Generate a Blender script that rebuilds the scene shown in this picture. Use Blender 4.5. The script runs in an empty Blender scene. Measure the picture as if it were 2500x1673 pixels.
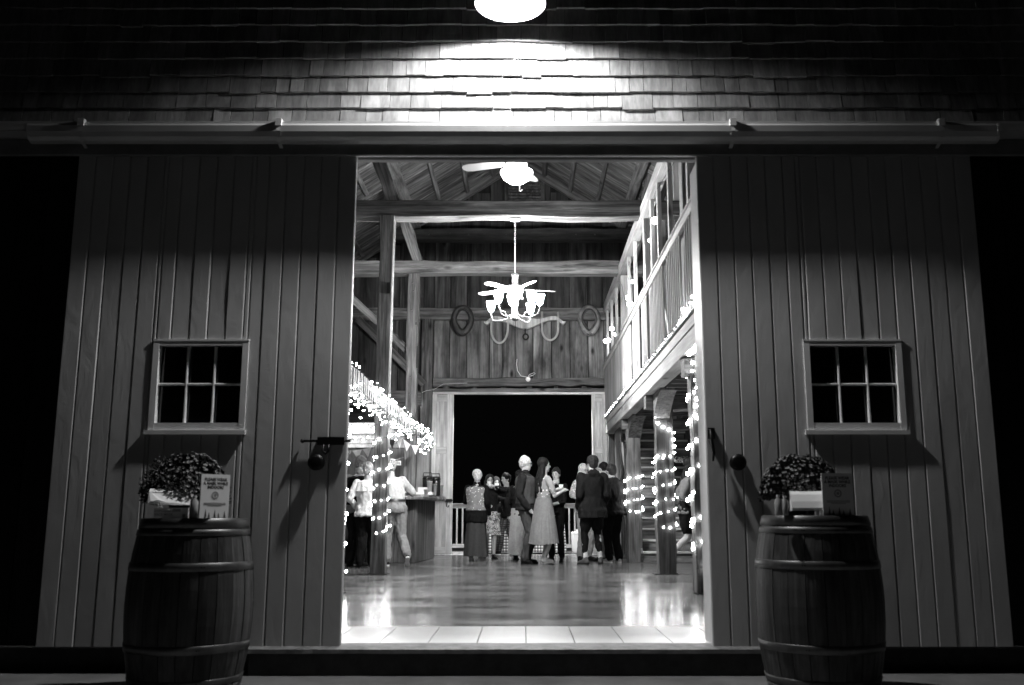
import bpy, math, random
from mathutils import Vector, Matrix, noise
R = math.radians
rnd = random.Random(7)
S = bpy.context.scene
COL = S.collection

# ------------------------------------------------------------------ camera, world, exposure
cd = bpy.data.cameras.new('camera'); cam = bpy.data.objects.new('camera', cd); COL.objects.link(cam)
cam.location = (0, 0, .78); cam.rotation_euler = (R(90 + 10.41), 0, 0)
cd.sensor_width = 36; cd.lens = 2310 / 2500 * 36; cd.shift_x = -31 / 2500
cd.clip_start = .05; cd.clip_end = 800
cd.dof.use_dof = True; cd.dof.focus_distance = 15.5; cd.dof.aperture_fstop = 3.2
S.camera = cam
W = bpy.data.worlds.new('World'); S.world = W; W.use_nodes = True
bg = W.node_tree.nodes['Background']; bg.inputs[0].default_value = (1, 1, 1, 1); bg.inputs[1].default_value = .0012
S.view_settings.view_transform = 'Standard'; S.view_settings.look = 'None'
S.view_settings.exposure = 0; S.view_settings.gamma = 1; S.view_settings.use_curve_mapping = False
S.render.engine = 'CYCLES'
S.cycles.use_denoising = True
S.cycles.max_bounces = 6; S.cycles.diffuse_bounces = 4; S.cycles.glossy_bounces = 3
S.cycles.sample_clamp_indirect = 4
S.cycles.caustics_reflective = False; S.cycles.caustics_refractive = False

# ------------------------------------------------------------------ materials
def newmat(name):
    m = bpy.data.materials.new(name); m.use_nodes = True
    nt = m.node_tree; return m, nt, nt.nodes['Principled BSDF']
def N(nt, t, **kw):
    n = nt.nodes.new(t)
    for k, v in kw.items(): setattr(n, k, v)
    return n
def ramp(nt, fac, stops):
    r = N(nt, 'ShaderNodeValToRGB'); e = r.color_ramp.elements
    while len(e) < len(stops): e.new(.5)
    for q, (p, c) in zip(e, stops): q.position = p; q.color = (c, c, c, 1)
    nt.links.new(fac, r.inputs[0]); return r.outputs[0]
def coords(nt, scale, rand=True, src='Object'):
    tc = N(nt, 'ShaderNodeTexCoord'); mp = N(nt, 'ShaderNodeMapping')
    mp.inputs['Scale'].default_value = scale
    nt.links.new(tc.outputs[src], mp.inputs[0])
    if rand:
        oi = N(nt, 'ShaderNodeObjectInfo'); mu = N(nt, 'ShaderNodeMath', operation='MULTIPLY'); mu.inputs[1].default_value = 77
        nt.links.new(oi.outputs['Random'], mu.inputs[0]); nt.links.new(mu.outputs[0], mp.inputs['Location'])
        return mp.outputs[0], oi
    return mp.outputs[0], None
def noisetex(nt, vec, scale, detail=4, rough=.6, dist=0):
    n = N(nt, 'ShaderNodeTexNoise'); n.inputs['Scale'].default_value = scale; n.inputs['Detail'].default_value = detail
    n.inputs['Roughness'].default_value = rough; n.inputs['Distortion'].default_value = dist
    nt.links.new(vec, n.inputs['Vector']); return n.outputs['Fac']
def mix(nt, a, b, fac, mode='MULTIPLY'):
    m = N(nt, 'ShaderNodeMix', data_type='RGBA', blend_type=mode)
    for i, v in ((0, fac), (6, a), (7, b)):
        if hasattr(v, 'links'): nt.links.new(v, m.inputs[i])
        elif i == 0: m.inputs[0].default_value = v
        else: m.inputs[i].default_value = (v, v, v, 1)
    return m.outputs[2]
def bump(nt, b, h, strength, dist=.01):
    bp = N(nt, 'ShaderNodeBump'); bp.inputs['Strength'].default_value = strength; bp.inputs['Distance'].default_value = dist
    nt.links.new(h, bp.inputs['Height']); nt.links.new(bp.outputs[0], b.inputs['Normal'])
def wood(name, dark, light, rough=.75, grain=22, bstr=.5, knots=True, vary=.45, spec=.3, mott=.5):
    """weathered wood, grain along the object's local Z"""
    m, nt, b = newmat(name)
    v, oi = coords(nt, (1, 1, .06)); g = noisetex(nt, v, grain, 6, .65, .6)
    v2, _ = coords(nt, (1, 1, .35)); blot = noisetex(nt, v2, 3.2, 4, .6)
    v3, _ = coords(nt, (1, 1, .02)); fine = noisetex(nt, v3, grain * 5, 2, .5)
    c = ramp(nt, g, [(.34, dark * .8), (.5, (dark + light) / 2), (.66, light * 1.1)])
    c = mix(nt, c, ramp(nt, blot, [(.32, 1 - mott), (.65, 1.15)]), 1)
    c = mix(nt, c, ramp(nt, fine, [(.38, .65), (.6, 1.12)]), .4)
    if knots:
        v4, _ = coords(nt, (1, 1, .45)); vo = N(nt, 'ShaderNodeTexVoronoi'); vo.inputs['Scale'].default_value = 2.3
        nt.links.new(v4, vo.inputs['Vector'])
        c = mix(nt, c, ramp(nt, vo.outputs['Distance'], [(.035, .06), (.12, 1)]), 1)
    mr = N(nt, 'ShaderNodeMapRange'); mr.inputs['To Min'].default_value = 1 - vary; mr.inputs['To Max'].default_value = 1 + vary * .6
    nt.links.new(oi.outputs['Random'], mr.inputs['Value'])
    vm = N(nt, 'ShaderNodeVectorMath', operation='SCALE'); nt.links.new(c, vm.inputs[0]); nt.links.new(mr.outputs[0], vm.inputs['Scale'])
    nt.links.new(vm.outputs[0], b.inputs['Base Color'])
    b.inputs['Roughness'].default_value = rough; b.inputs['Specular IOR Level'].default_value = spec
    bump(nt, b, g, bstr, .012); return m
def plain(name, c, rough=.6, metal=0, var=0, scale=6, bstr=0, spec=.5):
    m, nt, b = newmat(name); b.inputs['Base Color'].default_value = (c, c, c, 1)
    b.inputs['Roughness'].default_value = rough; b.inputs['Metallic'].default_value = metal; b.inputs['Specular IOR Level'].default_value = spec
    if var or bstr:
        v, _ = coords(nt, (1, 1, 1)); n = noisetex(nt, v, scale, 5, .6)
        if var: nt.links.new(ramp(nt, n, [(.3, c * (1 - var)), (.7, min(1, c * (1 + var)))]), b.inputs['Base Color'])
        if bstr: bump(nt, b, n, bstr, .01)
    return m
def emit(name, s, c=.9):
    m, nt, b = newmat(name); b.inputs['Base Color'].default_value = (c, c, c, 1)
    b.inputs['Emission Color'].default_value = (1, 1, 1, 1); b.inputs['Emission Strength'].default_value = s; return m
def paint_wood():
    m, nt, b = newmat('painted_board')
    v, oi = coords(nt, (1, 1, .4)); g = noisetex(nt, v, 9, 7, .6, .9)
    v3, _ = coords(nt, (1, 1, .03)); fine = noisetex(nt, v3, 90, 3, .5)
    v2, _ = coords(nt, (1, 1, .5)); bl = noisetex(nt, v2, 2.5, 4)
    c = ramp(nt, bl, [(.3, .42), (.7, .54)]); c = mix(nt, c, ramp(nt, g, [(.28, .86), (.4, 1)]), .4)
    nt.links.new(c, b.inputs['Base Color']); b.inputs['Roughness'].default_value = .55
    a = mix(nt, g, fine, .08, 'ADD'); bump(nt, b, a, .5, .006); return m
def floor_mat():
    m, nt, b = newmat('polished_floor')
    v, _ = coords(nt, (.35, 1, 1), False); n = noisetex(nt, v, 2.1, 8, .68, .8)
    v2, _ = coords(nt, (.09, 1, 1), False); s = noisetex(nt, v2, 14, 4, .6)
    c = ramp(nt, n, [(.3, .045), (.5, .1), (.68, .2)]); c = mix(nt, c, ramp(nt, s, [(.3, .8), (.65, 1.1)]), .5)
    nt.links.new(c, b.inputs['Base Color'])
    nt.links.new(ramp(nt, n, [(.3, .14), (.7, .26)]), b.inputs['Roughness'])
    b.inputs['Specular IOR Level'].default_value = .75
    bump(nt, b, s, .22, .004); return m
def pattern(name, a, bb, scale, kind='voronoi', t=.3, rough=.8):
    m, nt, b = newmat(name); b.inputs['Roughness'].default_value = rough
    v, _ = coords(nt, (1, 1, 1), False)
    if kind == 'voronoi':
        vo = N(nt, 'ShaderNodeTexVoronoi'); vo.inputs['Scale'].default_value = scale; nt.links.new(v, vo.inputs['Vector'])
        f = vo.outputs['Distance']; c = ramp(nt, f, [(t, a), (t + .06, bb)])
    elif kind == 'noise':
        c = ramp(nt, noisetex(nt, v, scale, 3, .6, 2), [(.47, a), (.53, bb)])
    nt.links.new(c, b.inputs['Base Color']); return m
def gingham(name, per, dark=.02, light=.75, axes=('X', 'Z')):
    m, nt, b = newmat(name); tc = N(nt, 'ShaderNodeTexCoord'); sp = N(nt, 'ShaderNodeSeparateXYZ'); nt.links.new(tc.outputs['Object'], sp.inputs[0])
    o = []
    for ax in axes:
        q = N(nt, 'ShaderNodeMath', operation='DIVIDE'); q.inputs[1].default_value = per; nt.links.new(sp.outputs[ax], q.inputs[0])
        f = N(nt, 'ShaderNodeMath', operation='FRACT'); nt.links.new(q.outputs[0], f.inputs[0])
        g = N(nt, 'ShaderNodeMath', operation='GREATER_THAN'); g.inputs[1].default_value = .5; nt.links.new(f.outputs[0], g.inputs[0]); o.append(g.outputs[0])
    ad = N(nt, 'ShaderNodeMath', operation='ADD'); nt.links.new(o[0], ad.inputs[0]); nt.links.new(o[1], ad.inputs[1])
    dv = N(nt, 'ShaderNodeMath', operation='DIVIDE'); dv.inputs[1].default_value = 2; nt.links.new(ad.outputs[0], dv.inputs[0])
    c = ramp(nt, dv.outputs[0], [(0, light), (.5, (dark + light) * .22), (1, dark)])
    nt.links.new(c, b.inputs['Base Color']); b.inputs['Roughness'].default_value = .8; return m

M = dict(
    beam=wood('hewn_timber', .055, .22, grain=16, bstr=.7, vary=.25),
    post=wood('post_timber', .05, .2, grain=18, bstr=.6, vary=.2),
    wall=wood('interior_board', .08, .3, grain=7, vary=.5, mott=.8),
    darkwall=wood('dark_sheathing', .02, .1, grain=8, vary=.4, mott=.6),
    roof=wood('roof_board', .04, .24, grain=16, vary=.5, mott=.7, bstr=.9),
    pale=wood('pale_new_lumber', .42, .44, grain=14, bstr=.15, vary=.12, mott=.2),
    leaf=wood('weathered_whitewash', .6, .64, grain=14, bstr=.4, vary=.15, mott=.35),
    loft=wood('gallery_board', .27, .34, grain=12, bstr=.2, vary=.2, mott=.3),
    bar=wood('bar_board', .04, .14, grain=15, vary=.3, mott=.6),
    deckm=wood('deck_plank', .4, .6, grain=14, bstr=.3, vary=.2, knots=False),
    slab=plain('threshold_paint', .66, .32, var=.08, scale=4, bstr=.08, spec=.6),
    stave=wood('barrel_oak', .035, .11, rough=.5, grain=20, vary=.4, bstr=.4),
    shingle=wood('cedar_shingle', .15, .21, grain=14, vary=.35, mott=.35, knots=False, bstr=.25),
    blackwall=wood('dark_painted_siding', .006, .014, grain=20, knots=False),
    paint=paint_wood(), floor=floor_mat(),
    trim=plain('trim_paint', .68, .5, var=.08, bstr=.15), trimdark=plain('header_paint', .2, .6, var=.2, bstr=.3),
    track=plain('track_metal', .62, .38, metal=.35, var=.1, scale=3),
    iron=plain('black_iron', .012, .4, metal=.6), hoop=plain('barrel_hoop', .13, .42, metal=.8, var=.35, scale=9),
    ground=plain('patio_concrete', .15, .85, var=.3, scale=3, bstr=.3), step=plain('granite_step', .045, .8, var=.3, scale=12, bstr=.4),
    sill=plain('worn_sill', .2, .7, var=.4, scale=9, bstr=.6),
    glass=plain('window_glass', .004, .05, spec=.6), white=plain('white_enamel', .8, .35), card=plain('white_card', .78, .6),
    cloth=plain('white_cloth', .7, .9), ink=plain('printed_ink', .04, .7), grey=plain('grey_print', .3, .7),
    plastic=plain('white_plastic', .8, .4), blade=plain('fan_blade', .09, .5), arm=plain('lamp_arm', .05, .4, metal=.3), lightgrey=plain('cup_paper', .75, .5), leather=plain('collar_leather', .03, .5, var=.5, scale=9, bstr=.4),
    palewood=wood('yoke_wood', .45, .66, grain=12, bstr=.3, vary=.05, mott=.35, knots=False), bow=plain('bow_wood', .45, .6, var=.15), black=plain('black_plastic', .015, .3),
    leafg=plain('mum_leaf', .022, .9, var=.5, scale=20), petal=plain('mum_petal', .24, .9, var=.4, scale=30),
    bulb=emit('string_bulb_glow', 95), globe=emit('globe_bulb_glow', 45), cup=emit('cup_glass_glow', 760), bowl=emit('fan_bowl_glow', 26), wire=plain('light_cord', .02, .6), wirew=plain('pale_cord', .5, .6),
    chrome=plain('brushed_metal', .5, .25, metal=.9), skin=plain('skin', .4, .5, var=.08, scale=12), mouth=plain('lips', .14, .5), eye=plain('eye', .02, .3),
    sanit=plain('clear_bottle', .35, .1, spec=.8),
)
M['lampbulb'] = emit('lamp_bulb_glow', 4000)
M['cup2'] = emit('deck_lamp_glow', 20000)
GREY = {}
def G(c, rough=.85):
    c = c * .32 if c < .07 else c * .5 if c < .15 else c * .85
    k = (round(c, 3), rough)
    if k not in GREY: GREY[k] = plain('fabric_%d' % len(GREY), c, rough, var=.14, scale=24, bstr=.1, spec=.06)
    return GREY[k]

# ------------------------------------------------------------------ object helpers
WM = {}
def tag(o, label=None, cat=None, group=None, kind=None):
    if label: o['label'] = label
    if cat: o['category'] = cat
    if group: o['group'] = group
    if kind: o['kind'] = kind
    return o
def place(o, parent, mw):
    COL.objects.link(o); WM[o.name] = mw.copy()
    if parent is not None:
        o.parent = parent; o.matrix_basis = WM[parent.name].inverted() @ mw
    else: o.matrix_basis = mw
    return o
def thing(name, label, cat, loc=(0, 0, 0), rz=0, group=None):
    o = bpy.data.objects.new(name, None); o.empty_display_size = .1
    place(o, None, Matrix.Translation(loc) @ Matrix.Rotation(rz, 4, 'Z')); return tag(o, label, cat, group)
def part(name, parent, loc=None):
    o = bpy.data.objects.new(name, None); o.empty_display_size = .1
    return place(o, parent, Matrix.Translation(loc) if loc is not None else WM[parent.name])
class MB:
    def __init__(s): s.v = []; s.f = []
    def add(s, vs, fs):
        n = len(s.v); s.v += [Vector(v) for v in vs]; s.f += [[i + n for i in f] for f in fs]; return s
    def box(s, a, b, mx=None):
        (x0, y0, z0), (x1, y1, z1) = a, b
        vs = [Vector(p) for p in ((x0, y0, z0), (x1, y0, z0), (x1, y1, z0), (x0, y1, z0), (x0, y0, z1), (x1, y0, z1), (x1, y1, z1), (x0, y1, z1))]
        if mx: vs = [mx @ v for v in vs]
        return s.add(vs, [(3, 2, 1, 0), (4, 5, 6, 7), (0, 1, 5, 4), (1, 2, 6, 5), (2, 3, 7, 6), (3, 0, 4, 7)])
    def rings(s, rings, closed=True, caps=True):
        n = len(rings[0]); vs = [p for r in rings for p in r]; fs = []
        for i in range(len(rings) - 1):
            for j in range(n if closed else n - 1):
                k = (j + 1) % n; fs.append((i * n + j, i * n + k, (i + 1) * n + k, (i + 1) * n + j))
        if caps and closed: fs.append(tuple(range(n))[::-1]); fs.append(tuple((len(rings) - 1) * n + j for j in range(n)))
        return s.add(vs, fs)
    def tube(s, pts, r, n=6, closed=False):
        pts = [Vector(p) for p in pts]; rs = r if isinstance(r, (list, tuple)) else [r] * len(pts); out = []; px = None
        for i, p in enumerate(pts):
            if closed: d = pts[(i + 1) % len(pts)] - pts[i - 1]
            else: d = pts[min(i + 1, len(pts) - 1)] - pts[max(i - 1, 0)]
            d = d.normalized() if d.length > 1e-9 else Vector((0, 0, 1))
            x = (px - d * px.dot(d)) if px is not None else d.orthogonal()
            x = x.normalized() if x.length > 1e-6 else d.orthogonal().normalized()
            px = x; y = d.cross(x)
            out.append([p + (x * math.cos(2 * math.pi * k / n) + y * math.sin(2 * math.pi * k / n)) * rs[i] for k in range(n)])
        if closed: out.append(out[0])
        return s.rings(out, True, not closed)
    def lathe(s, prof, c=(0, 0, 0), n=20, mx=None, sx=1, sy=1, caps=True):
        c = Vector(c); rs = []
        for r, z in prof:
            ring = [Vector((r * sx * math.cos(2 * math.pi * k / n), r * sy * math.sin(2 * math.pi * k / n), z)) for k in range(n)]
            rs.append([c + ((mx @ p) if mx else p) for p in ring])
        return s.rings(rs, True, caps)
    def ell(s, c, r, n=14, m=9, mx=None):
        prof = [(math.sin(math.pi * i / m), -math.cos(math.pi * i / m)) for i in range(m + 1)]
        prof[0] = (.02, -1); prof[-1] = (.02, 1); c = Vector(c); rs = []
        for q, z in prof:
            ring = [Vector((q * r[0] * math.cos(2 * math.pi * k / n), q * r[1] * math.sin(2 * math.pi * k / n), z * r[2])) for k in range(n)]
            rs.append([c + ((mx @ p) if mx else p) for p in ring])
        return s.rings(rs)
    def mesh(s, name):
        me = bpy.data.meshes.new(name); me.from_pydata([tuple(v) for v in s.v], [], s.f); me.validate(); me.update(); return me
    def build(s, name, mat, parent=None, smooth=False, mw=None, loc=None):
        """verts are in the parent's frame (or world when there is no parent)"""
        if mw is None: mw = WM[parent.name] if parent is not None else Matrix()
        if loc is not None:       # recentre on loc
            l = Vector(loc); s.v = [v - l for v in s.v]; mw = mw @ Matrix.Translation(l)
        me = s.mesh(name); me.materials.append(mat)
        if smooth: me.shade_smooth()
        return place(bpy.data.objects.new(name, me), parent, mw)
def frame(p0, p1, up):
    p0, p1 = Vector(p0), Vector(p1); z = (p1 - p0).normalized(); y = Vector(up); y = (y - z * y.dot(z)).normalized(); x = y.cross(z)
    m = Matrix((x, y, z)).transposed().to_4x4(); m.translation = p0; return m, (p1 - p0).length
def timber(name, p0, p1, w, t, mat, parent=None, up=(0, 1, 0), seg=1, jit=0., bev=.004, local=False):
    """board or beam from p0 to p1 (centre line), w across, t along 'up'; world coordinates unless local"""
    mw, L = frame(p0, p1, up)
    if local: mw = WM[parent.name] @ mw
    rs = []
    for i in range(seg + 1):
        z = L * i / seg; jx, jy = rnd.uniform(-jit, jit), rnd.uniform(-jit, jit); a, b = w / 2 + rnd.uniform(-jit, jit), t / 2 + rnd.uniform(-jit, jit)
        e = bev + rnd.uniform(0, jit)
        rs.append([Vector((x + jx, y + jy, z)) for x, y in ((-a + e, -b), (a - e, -b), (a, -b + e), (a, b - e), (a - e, b), (-a + e, b), (-a, b - e), (-a, -b + e))])
    mb = MB(); mb.rings(rs); me = mb.mesh(name); me.materials.append(mat)
    return place(bpy.data.objects.new(name, me), parent, mw)
_shared = {}
def shared(key, fn, mat):
    if key not in _shared:
        me = fn().mesh(key); me.materials.append(mat); me.shade_smooth(); _shared[key] = me
    return _shared[key]
def inst(name, key, fn, mat, parent, mw):
    """an object using a shared mesh; mw in the world"""
    return place(bpy.data.objects.new(name, shared(key, fn, mat)), parent, mw)
def text(s, size, mat, parent, mw, name='lettering', thick=.0004, bold=0.):
    c = bpy.data.curves.new(name, 'FONT'); c.body = s; c.size = size; c.align_x = 'CENTER'; c.align_y = 'CENTER'; c.extrude = thick; c.offset = bold; c.resolution_u = 3
    o = bpy.data.objects.new('tmp', c); COL.objects.link(o); dg = bpy.context.evaluated_depsgraph_get()
    me = bpy.data.meshes.new_from_object(o.evaluated_get(dg)); bpy.data.objects.remove(o); me.materials.clear(); me.materials.append(mat); me.name = name
    return place(bpy.data.objects.new(name, me), parent, mw)
T = Matrix.Translation
def RZ(a): return Matrix.Rotation(a, 4, 'Z')
def RX(a): return Matrix.Rotation(a, 4, 'X')
def RY(a): return Matrix.Rotation(a, 4, 'Y')

# ------------------------------------------------------------------ ground and floors
MB().box((-150, -150, -.5), (150, 150, -.16)).build('ground', M['ground'])['kind'] = 'structure'
fl = MB().box((-5, 7.07, -.3), (5, 19.86, 0)).build('floor', M['floor']); tag(fl, kind='structure')
x = -1.22 - .307
while x < 1.6:
    timber('plank', (x + .153, 6.14, -.011), (x + .153, 7.066, -.011), .3025, .026, M['slab'], fl, up=(0, 0, 1), bev=.002, seg=3, jit=.0005); x += .307
MB().box((-5, 6.14, -.3), (5, 7.07, -.03)).build('subfloor', M['step'])['kind'] = 'structure'
step = MB().box((-1.66, 5.93, -.158), (1.44, 6.12, -.034)).build('step', M['step']); tag(step, kind='structure')
mb = MB(); rs = []
for i in range(61):
    xx = -1.7 + 3.2 * i / 60; a = rnd.uniform(-.006, .006)
    rs.append([Vector((xx, y, z)) for y, z in ((5.915 + a, -.03), (6.138, -.03), (6.138, .004), (6.01 + a * 2, .004 + a * .4), (5.915 + a, -.006))])
mb.rings(rs).build('sill_board', M['sill'], step)
MB().box((-5, 6.5, -.3), (-1.7, 6.6, 0)).box((1.5, 6.5, -.3), (5, 6.6, 0)).build('foundation', M['step'])['kind'] = 'structure'
dk = MB().box((-3, 19.9, -.2), (3, 22.6, -.06)).build('deck', M['step']); tag(dk, kind='structure')
x = -2.9
while x < 2.9:
    timber('plank', (x, 19.9, -.04), (x, 22.55, -.04), .135, .034, M['deckm'], dk, up=(0, 0, 1), bev=.004); x += .14

# ------------------------------------------------------------------ barn shell
barn = thing('barn', 'old timber-framed barn with cedar shingles above the open sliding doors', 'barn', (0, 6.2, 0))
gable = part('gable_wall', barn, (0, 6.2, 3.2))
MB().box((-5.2, 6.1, 3.33), (5.2, 6.2, 9)).box((-5.2, 6.2, 3.27), (5.2, 6.3, 9)).build('sheathing', M['blackwall'], gable, mw=Matrix())
# shingles: every one in the lamplight is a part
zc = [3.32, 3.422, 3.53, 3.645, 3.768, 3.894, 4.02]
cand = []; out = MB()
for ci, z0 in enumerate(zc + [4.02 + .125 * k for k in range(1, 9)]):
    z1 = z0 + .15; x = -5.1 + rnd.uniform(0, .15)
    while x < 5.1:
        w = rnd.choice((.1, .12, .14, .16, .19, .22)) * rnd.uniform(.9, 1.1)
        cand.append((ci, x, w, z0 + rnd.uniform(-.005, .004) - (.012 if rnd.random() < .06 else 0), z1)); x += w
def shing(w, h, d):
    b = .026 + d
    return [(-w / 2, -b, 0), (w / 2, -b, 0), (w / 2, -.002 - d * .3, h), (-w / 2, -.002 - d * .3, h), (-w / 2, .0, 0), (w / 2, .0, 0), (w / 2, .0, h), (-w / 2, .0, h)]
SF = [(0, 1, 2, 3), (5, 4, 7, 6), (0, 4, 5, 1), (1, 5, 6, 2), (2, 6, 7, 3), (3, 7, 4, 0)]
inn = sorted([c for c in cand if 1 <= c[0] <= 7], key=lambda c: abs(c[1] + .1))[:288]; ids = set(map(id, inn))
for c in cand:
    ci, x, w, z0, z1 = c; d = rnd.uniform(0, .007); vs = [Vector(p) for p in shing(w - .004, z1 - z0, d)]
    mw = T((x + w / 2, 6.1, z0)) @ RY(rnd.uniform(-.012, .012))
    if id(c) in ids: MB().add(vs, SF).build('shingle', M['shingle'], gable, mw=mw)
    else: out.add([mw @ v for v in vs], SF)
tag(out.build('shingles_in_shade', M['shingle'], gable, mw=Matrix()), kind='stuff')
# dark siding either side of the doorway, boards proud of a backing
fw = part('front_wall', barn, (0, 6.2, 0))
for s in (-1, 1):
    MB().box((min(s * 1.25, s * 5.2), 6.22, 0), (max(s * 1.25, s * 5.2), 6.3, 3.29)).box((min(s * 1.25, s * 5.2), 6.2, 3.19), (max(s * 1.25, s * 5.2), 6.22, 3.335)).build('backing', M['blackwall'], fw, mw=Matrix())
    for k in range(20):
        xx = s * (1.36 + .2 * k); timber('siding_board', (xx, 6.2, -.02), (xx, 6.2, 3.188), .195, .03, M['blackwall'], fw)
timber('jamb', (1.19, 6.2, 0), (1.19, 6.2, 3.14), .06, .26, M['trim'], fw); timber('jamb', (-1.225, 6.2, 0), (-1.225, 6.2, 3.14), .06, .26, M['trim'], fw)
MB().box((-1.3, 6.2, 3.262), (1.3, 6.33, 3.34)).build('header_fill', M['trimdark'], fw, mw=Matrix())
timber('lintel', (-1.3, 6.265, 3.25), (1.3, 6.265, 3.25), .04, .12, M['trimdark'], fw, up=(0, 1, 0))
timber('header_board', (-1.3, 6.11, 3.225), (1.3, 6.11, 3.225), .07, .02, M['trim'], fw)
timber('header_rail', (-1.3, 6.19, 3.205), (1.3, 6.19, 3.205), .02, .02, M['trimdark'], fw)
# posts, tie beams, canted posts, purlins, rafters
FR = (9.94, 13.2, 16.5)
PX = {9.94: 1.88, 13.2: 1.945, 16.5: 1.89}
for y in FR:
    timber('post', (-2.0, y + .1, 0), (-2.0, y + .1, 5.09), .205, .2, M['post'], barn, seg=9, jit=.008)
    MB().box((-2.14, y - .02, 0), (-1.86, y + .22, .012)).build('post_base', M['step'], barn, mw=Matrix())
    timber('post', (PX[y], y + .1, .012), (PX[y], y + .1, 2.28), .245, .24, M['post'], barn, seg=7, jit=.008)
    MB().box((1.77, y - .04, 0), (2.09, y + .24, .012)).build('post_base', M['step'], barn, mw=Matrix())
    timber('tie_beam', (-5, y + .12, 5.19), (5, y + .12, 5.19), .235, .25, M['beam'], barn, up=(0, 1, 0), seg=16, jit=.012)
    for s in (-1, 1):
        timber('canted_post', (s * 1.93, y + .1, 5.3), (s * 2.42 - .08, y + .1, 6.95), .19, .17, M['beam'], barn, seg=6, jit=.012)
        timber('principal_rafter', (-.13 + s * .05, y + .3, 8.42), (-.13 + s * 4.9, y + .3, 5.31), .15, .13, M['beam'], barn, seg=8, jit=.008)
        timber('wind_brace', (s * 2.42 - .1, y + .12, 6.5), (s * 2.42 - .1, y + 1.4, 6.95), .1, .08, M['beam'], barn, up=(1, 0, 0))
roof = part('roof', barn, (0, 6.2, 8.5))
def rz_(x): return 8.5 - .64 * abs(x + .13)
for s in (-1, 1):
    k = 0; y = 6.3
    while y < 19.9:
        w = rnd.choice((.2, .24, .28, .32)); sag = rnd.uniform(0, .02)
        timber('roof_board', (-.13, y + w / 2, 8.52 + sag), (-.13 + s * 5.1, y + w / 2, 8.52 + sag - .64 * 5.1), w - .008, .025, M['roof'], roof, up=(s * .54, 0, .84), seg=2, jit=.003); y += w
    MB().add([(-.13, 6.2, 8.58), (-.13, 19.95, 8.58), (-.13 + s * 5.3, 19.95, 8.58 - .64 * 5.3), (-.13 + s * 5.3, 6.2, 8.58 - .64 * 5.3)], [(0, 1, 2, 3)]).build('roofing', M['blackwall'], roof, mw=Matrix())
    for k in range(1, 9):
        xx = -.13 + s * .56 * k; big = k == 4
        timber('purlin', (xx, 6.3, rz_(xx) - (.11 if big else .05)), (xx, 19.8, rz_(xx) - (.11 if big else .05)), .2 if big else .085, .17 if big else .09, M['beam'], barn, up=(s * .54, 0, .84), seg=12, jit=.006)
timber('ridge_beam', (-.13, 6.3, 8.42), (-.13, 19.8, 8.42), .1, .14, M['beam'], barn, up=(0, 0, 1))
def hole(x, y, z, w=.02, h=.02): MB().box((x - w / 2, y - .006, z - h / 2), (x + w / 2, y + .02, z + h / 2)).build('peg_hole', M['black'], barn, mw=Matrix())
hole(-1.95, 13.196, 4.0, .045, .16); hole(-1.93, 16.49, 4.15, .03, .05); hole(-1.9, 16.49, 3.55, .02, .4); hole(1.94, 13.19, 2.0, .07, .03)
for z in (4.9, 4.75, 4.4, 3.2, 2.9): hole(-2.02 + rnd.uniform(-.03, .03), 16.492, z, .022, .022)
for x in (-2.3, -2.05, -1.6, -1.2, -.85, -.4, .1, .6, 1.1, 1.5): hole(x, 19.445, 6.72 + rnd.uniform(-.02, .02), .03, .03)
# side walls
for s in (-1, 1):
    sw = part('side_wall', barn, (s * 5, 6.2, 0)); y = 6.3
    while y < 19.8:
        w = rnd.choice((.26, .3, .34)); timber('wall_board', (s * 5.02, y + w / 2, 0), (s * 5.02, y + w / 2, 5.3), w - .006, .03, M['wall'], sw, up=(1, 0, 0)); y += w
    MB().box((min(s * 5.05, s * 5.15), 6.2, 0), (max(s * 5.05, s * 5.15), 19.95, 5.6)).build('sheathing', M['blackwall'], sw, mw=Matrix())
    timber('wall_plate', (s * 4.88, 6.4, 5.2), (s * 4.88, 19.8, 5.2), .2, .2, M['beam'], barn, up=(1, 0, 0), seg=12, jit=.008)
# far gable: boards, girt, door header
fg = part('end_wall', barn, (0, 19.8, 0))
MB().add([(x, 19.93, z) for x, z in ((-5.1, 0), (-1.95, 0), (-1.95, 3.3), (1.75, 3.3), (1.75, 0), (5.1, 0), (5.1, 5.4), (-.13, 8.7), (-5.1, 5.4))], [tuple(range(9))]).build('sheathing', M['blackwall'], fg, mw=Matrix())
xs = [-4.95, -4.6, -4.25, -3.9, -3.539, -3.1, -2.691, -2.173, -1.937, -1.6, -1.24, -.75, -.477, -.204, .176, .569, .96, 1.347, 1.687, 2.05, 2.4, 2.8, 3.2, 3.6, 4.0, 4.4, 4.95]
for a, b in zip(xs, xs[1:]):
    m_ = (a + b) / 2; top = rz_(max(abs(a + .13), abs(b + .13)) - .13) - .02
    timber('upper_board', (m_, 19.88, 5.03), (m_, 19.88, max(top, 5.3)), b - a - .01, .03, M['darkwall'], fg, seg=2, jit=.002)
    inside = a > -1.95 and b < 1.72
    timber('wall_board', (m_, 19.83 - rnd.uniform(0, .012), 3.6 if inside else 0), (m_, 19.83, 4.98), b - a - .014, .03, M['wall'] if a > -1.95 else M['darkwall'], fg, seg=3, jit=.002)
timber('girt', (-4.9, 19.74, 5.02), (1.72, 19.74, 5.02), .25, .14, M['beam'], fg, up=(0, 1, 0), seg=14, jit=.008)
timber('collar_beam', (-2.75, 19.55, 6.7), (2.35, 19.55, 6.7), .27, .2, M['darkwall'], fg, seg=14, jit=.012)
for s in (-1, 1):
    timber('end_rafter', (-.13, 19.7, 8.42), (-.13 + s * 4.9, 19.7, 5.28), .16, .14, M['beam'], fg, seg=6, jit=.006)
timber('door_post', (-2.055, 19.72, 0), (-2.055, 19.72, 4.9), .24, .16, M['post'], fg, seg=8, jit=.006)
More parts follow.
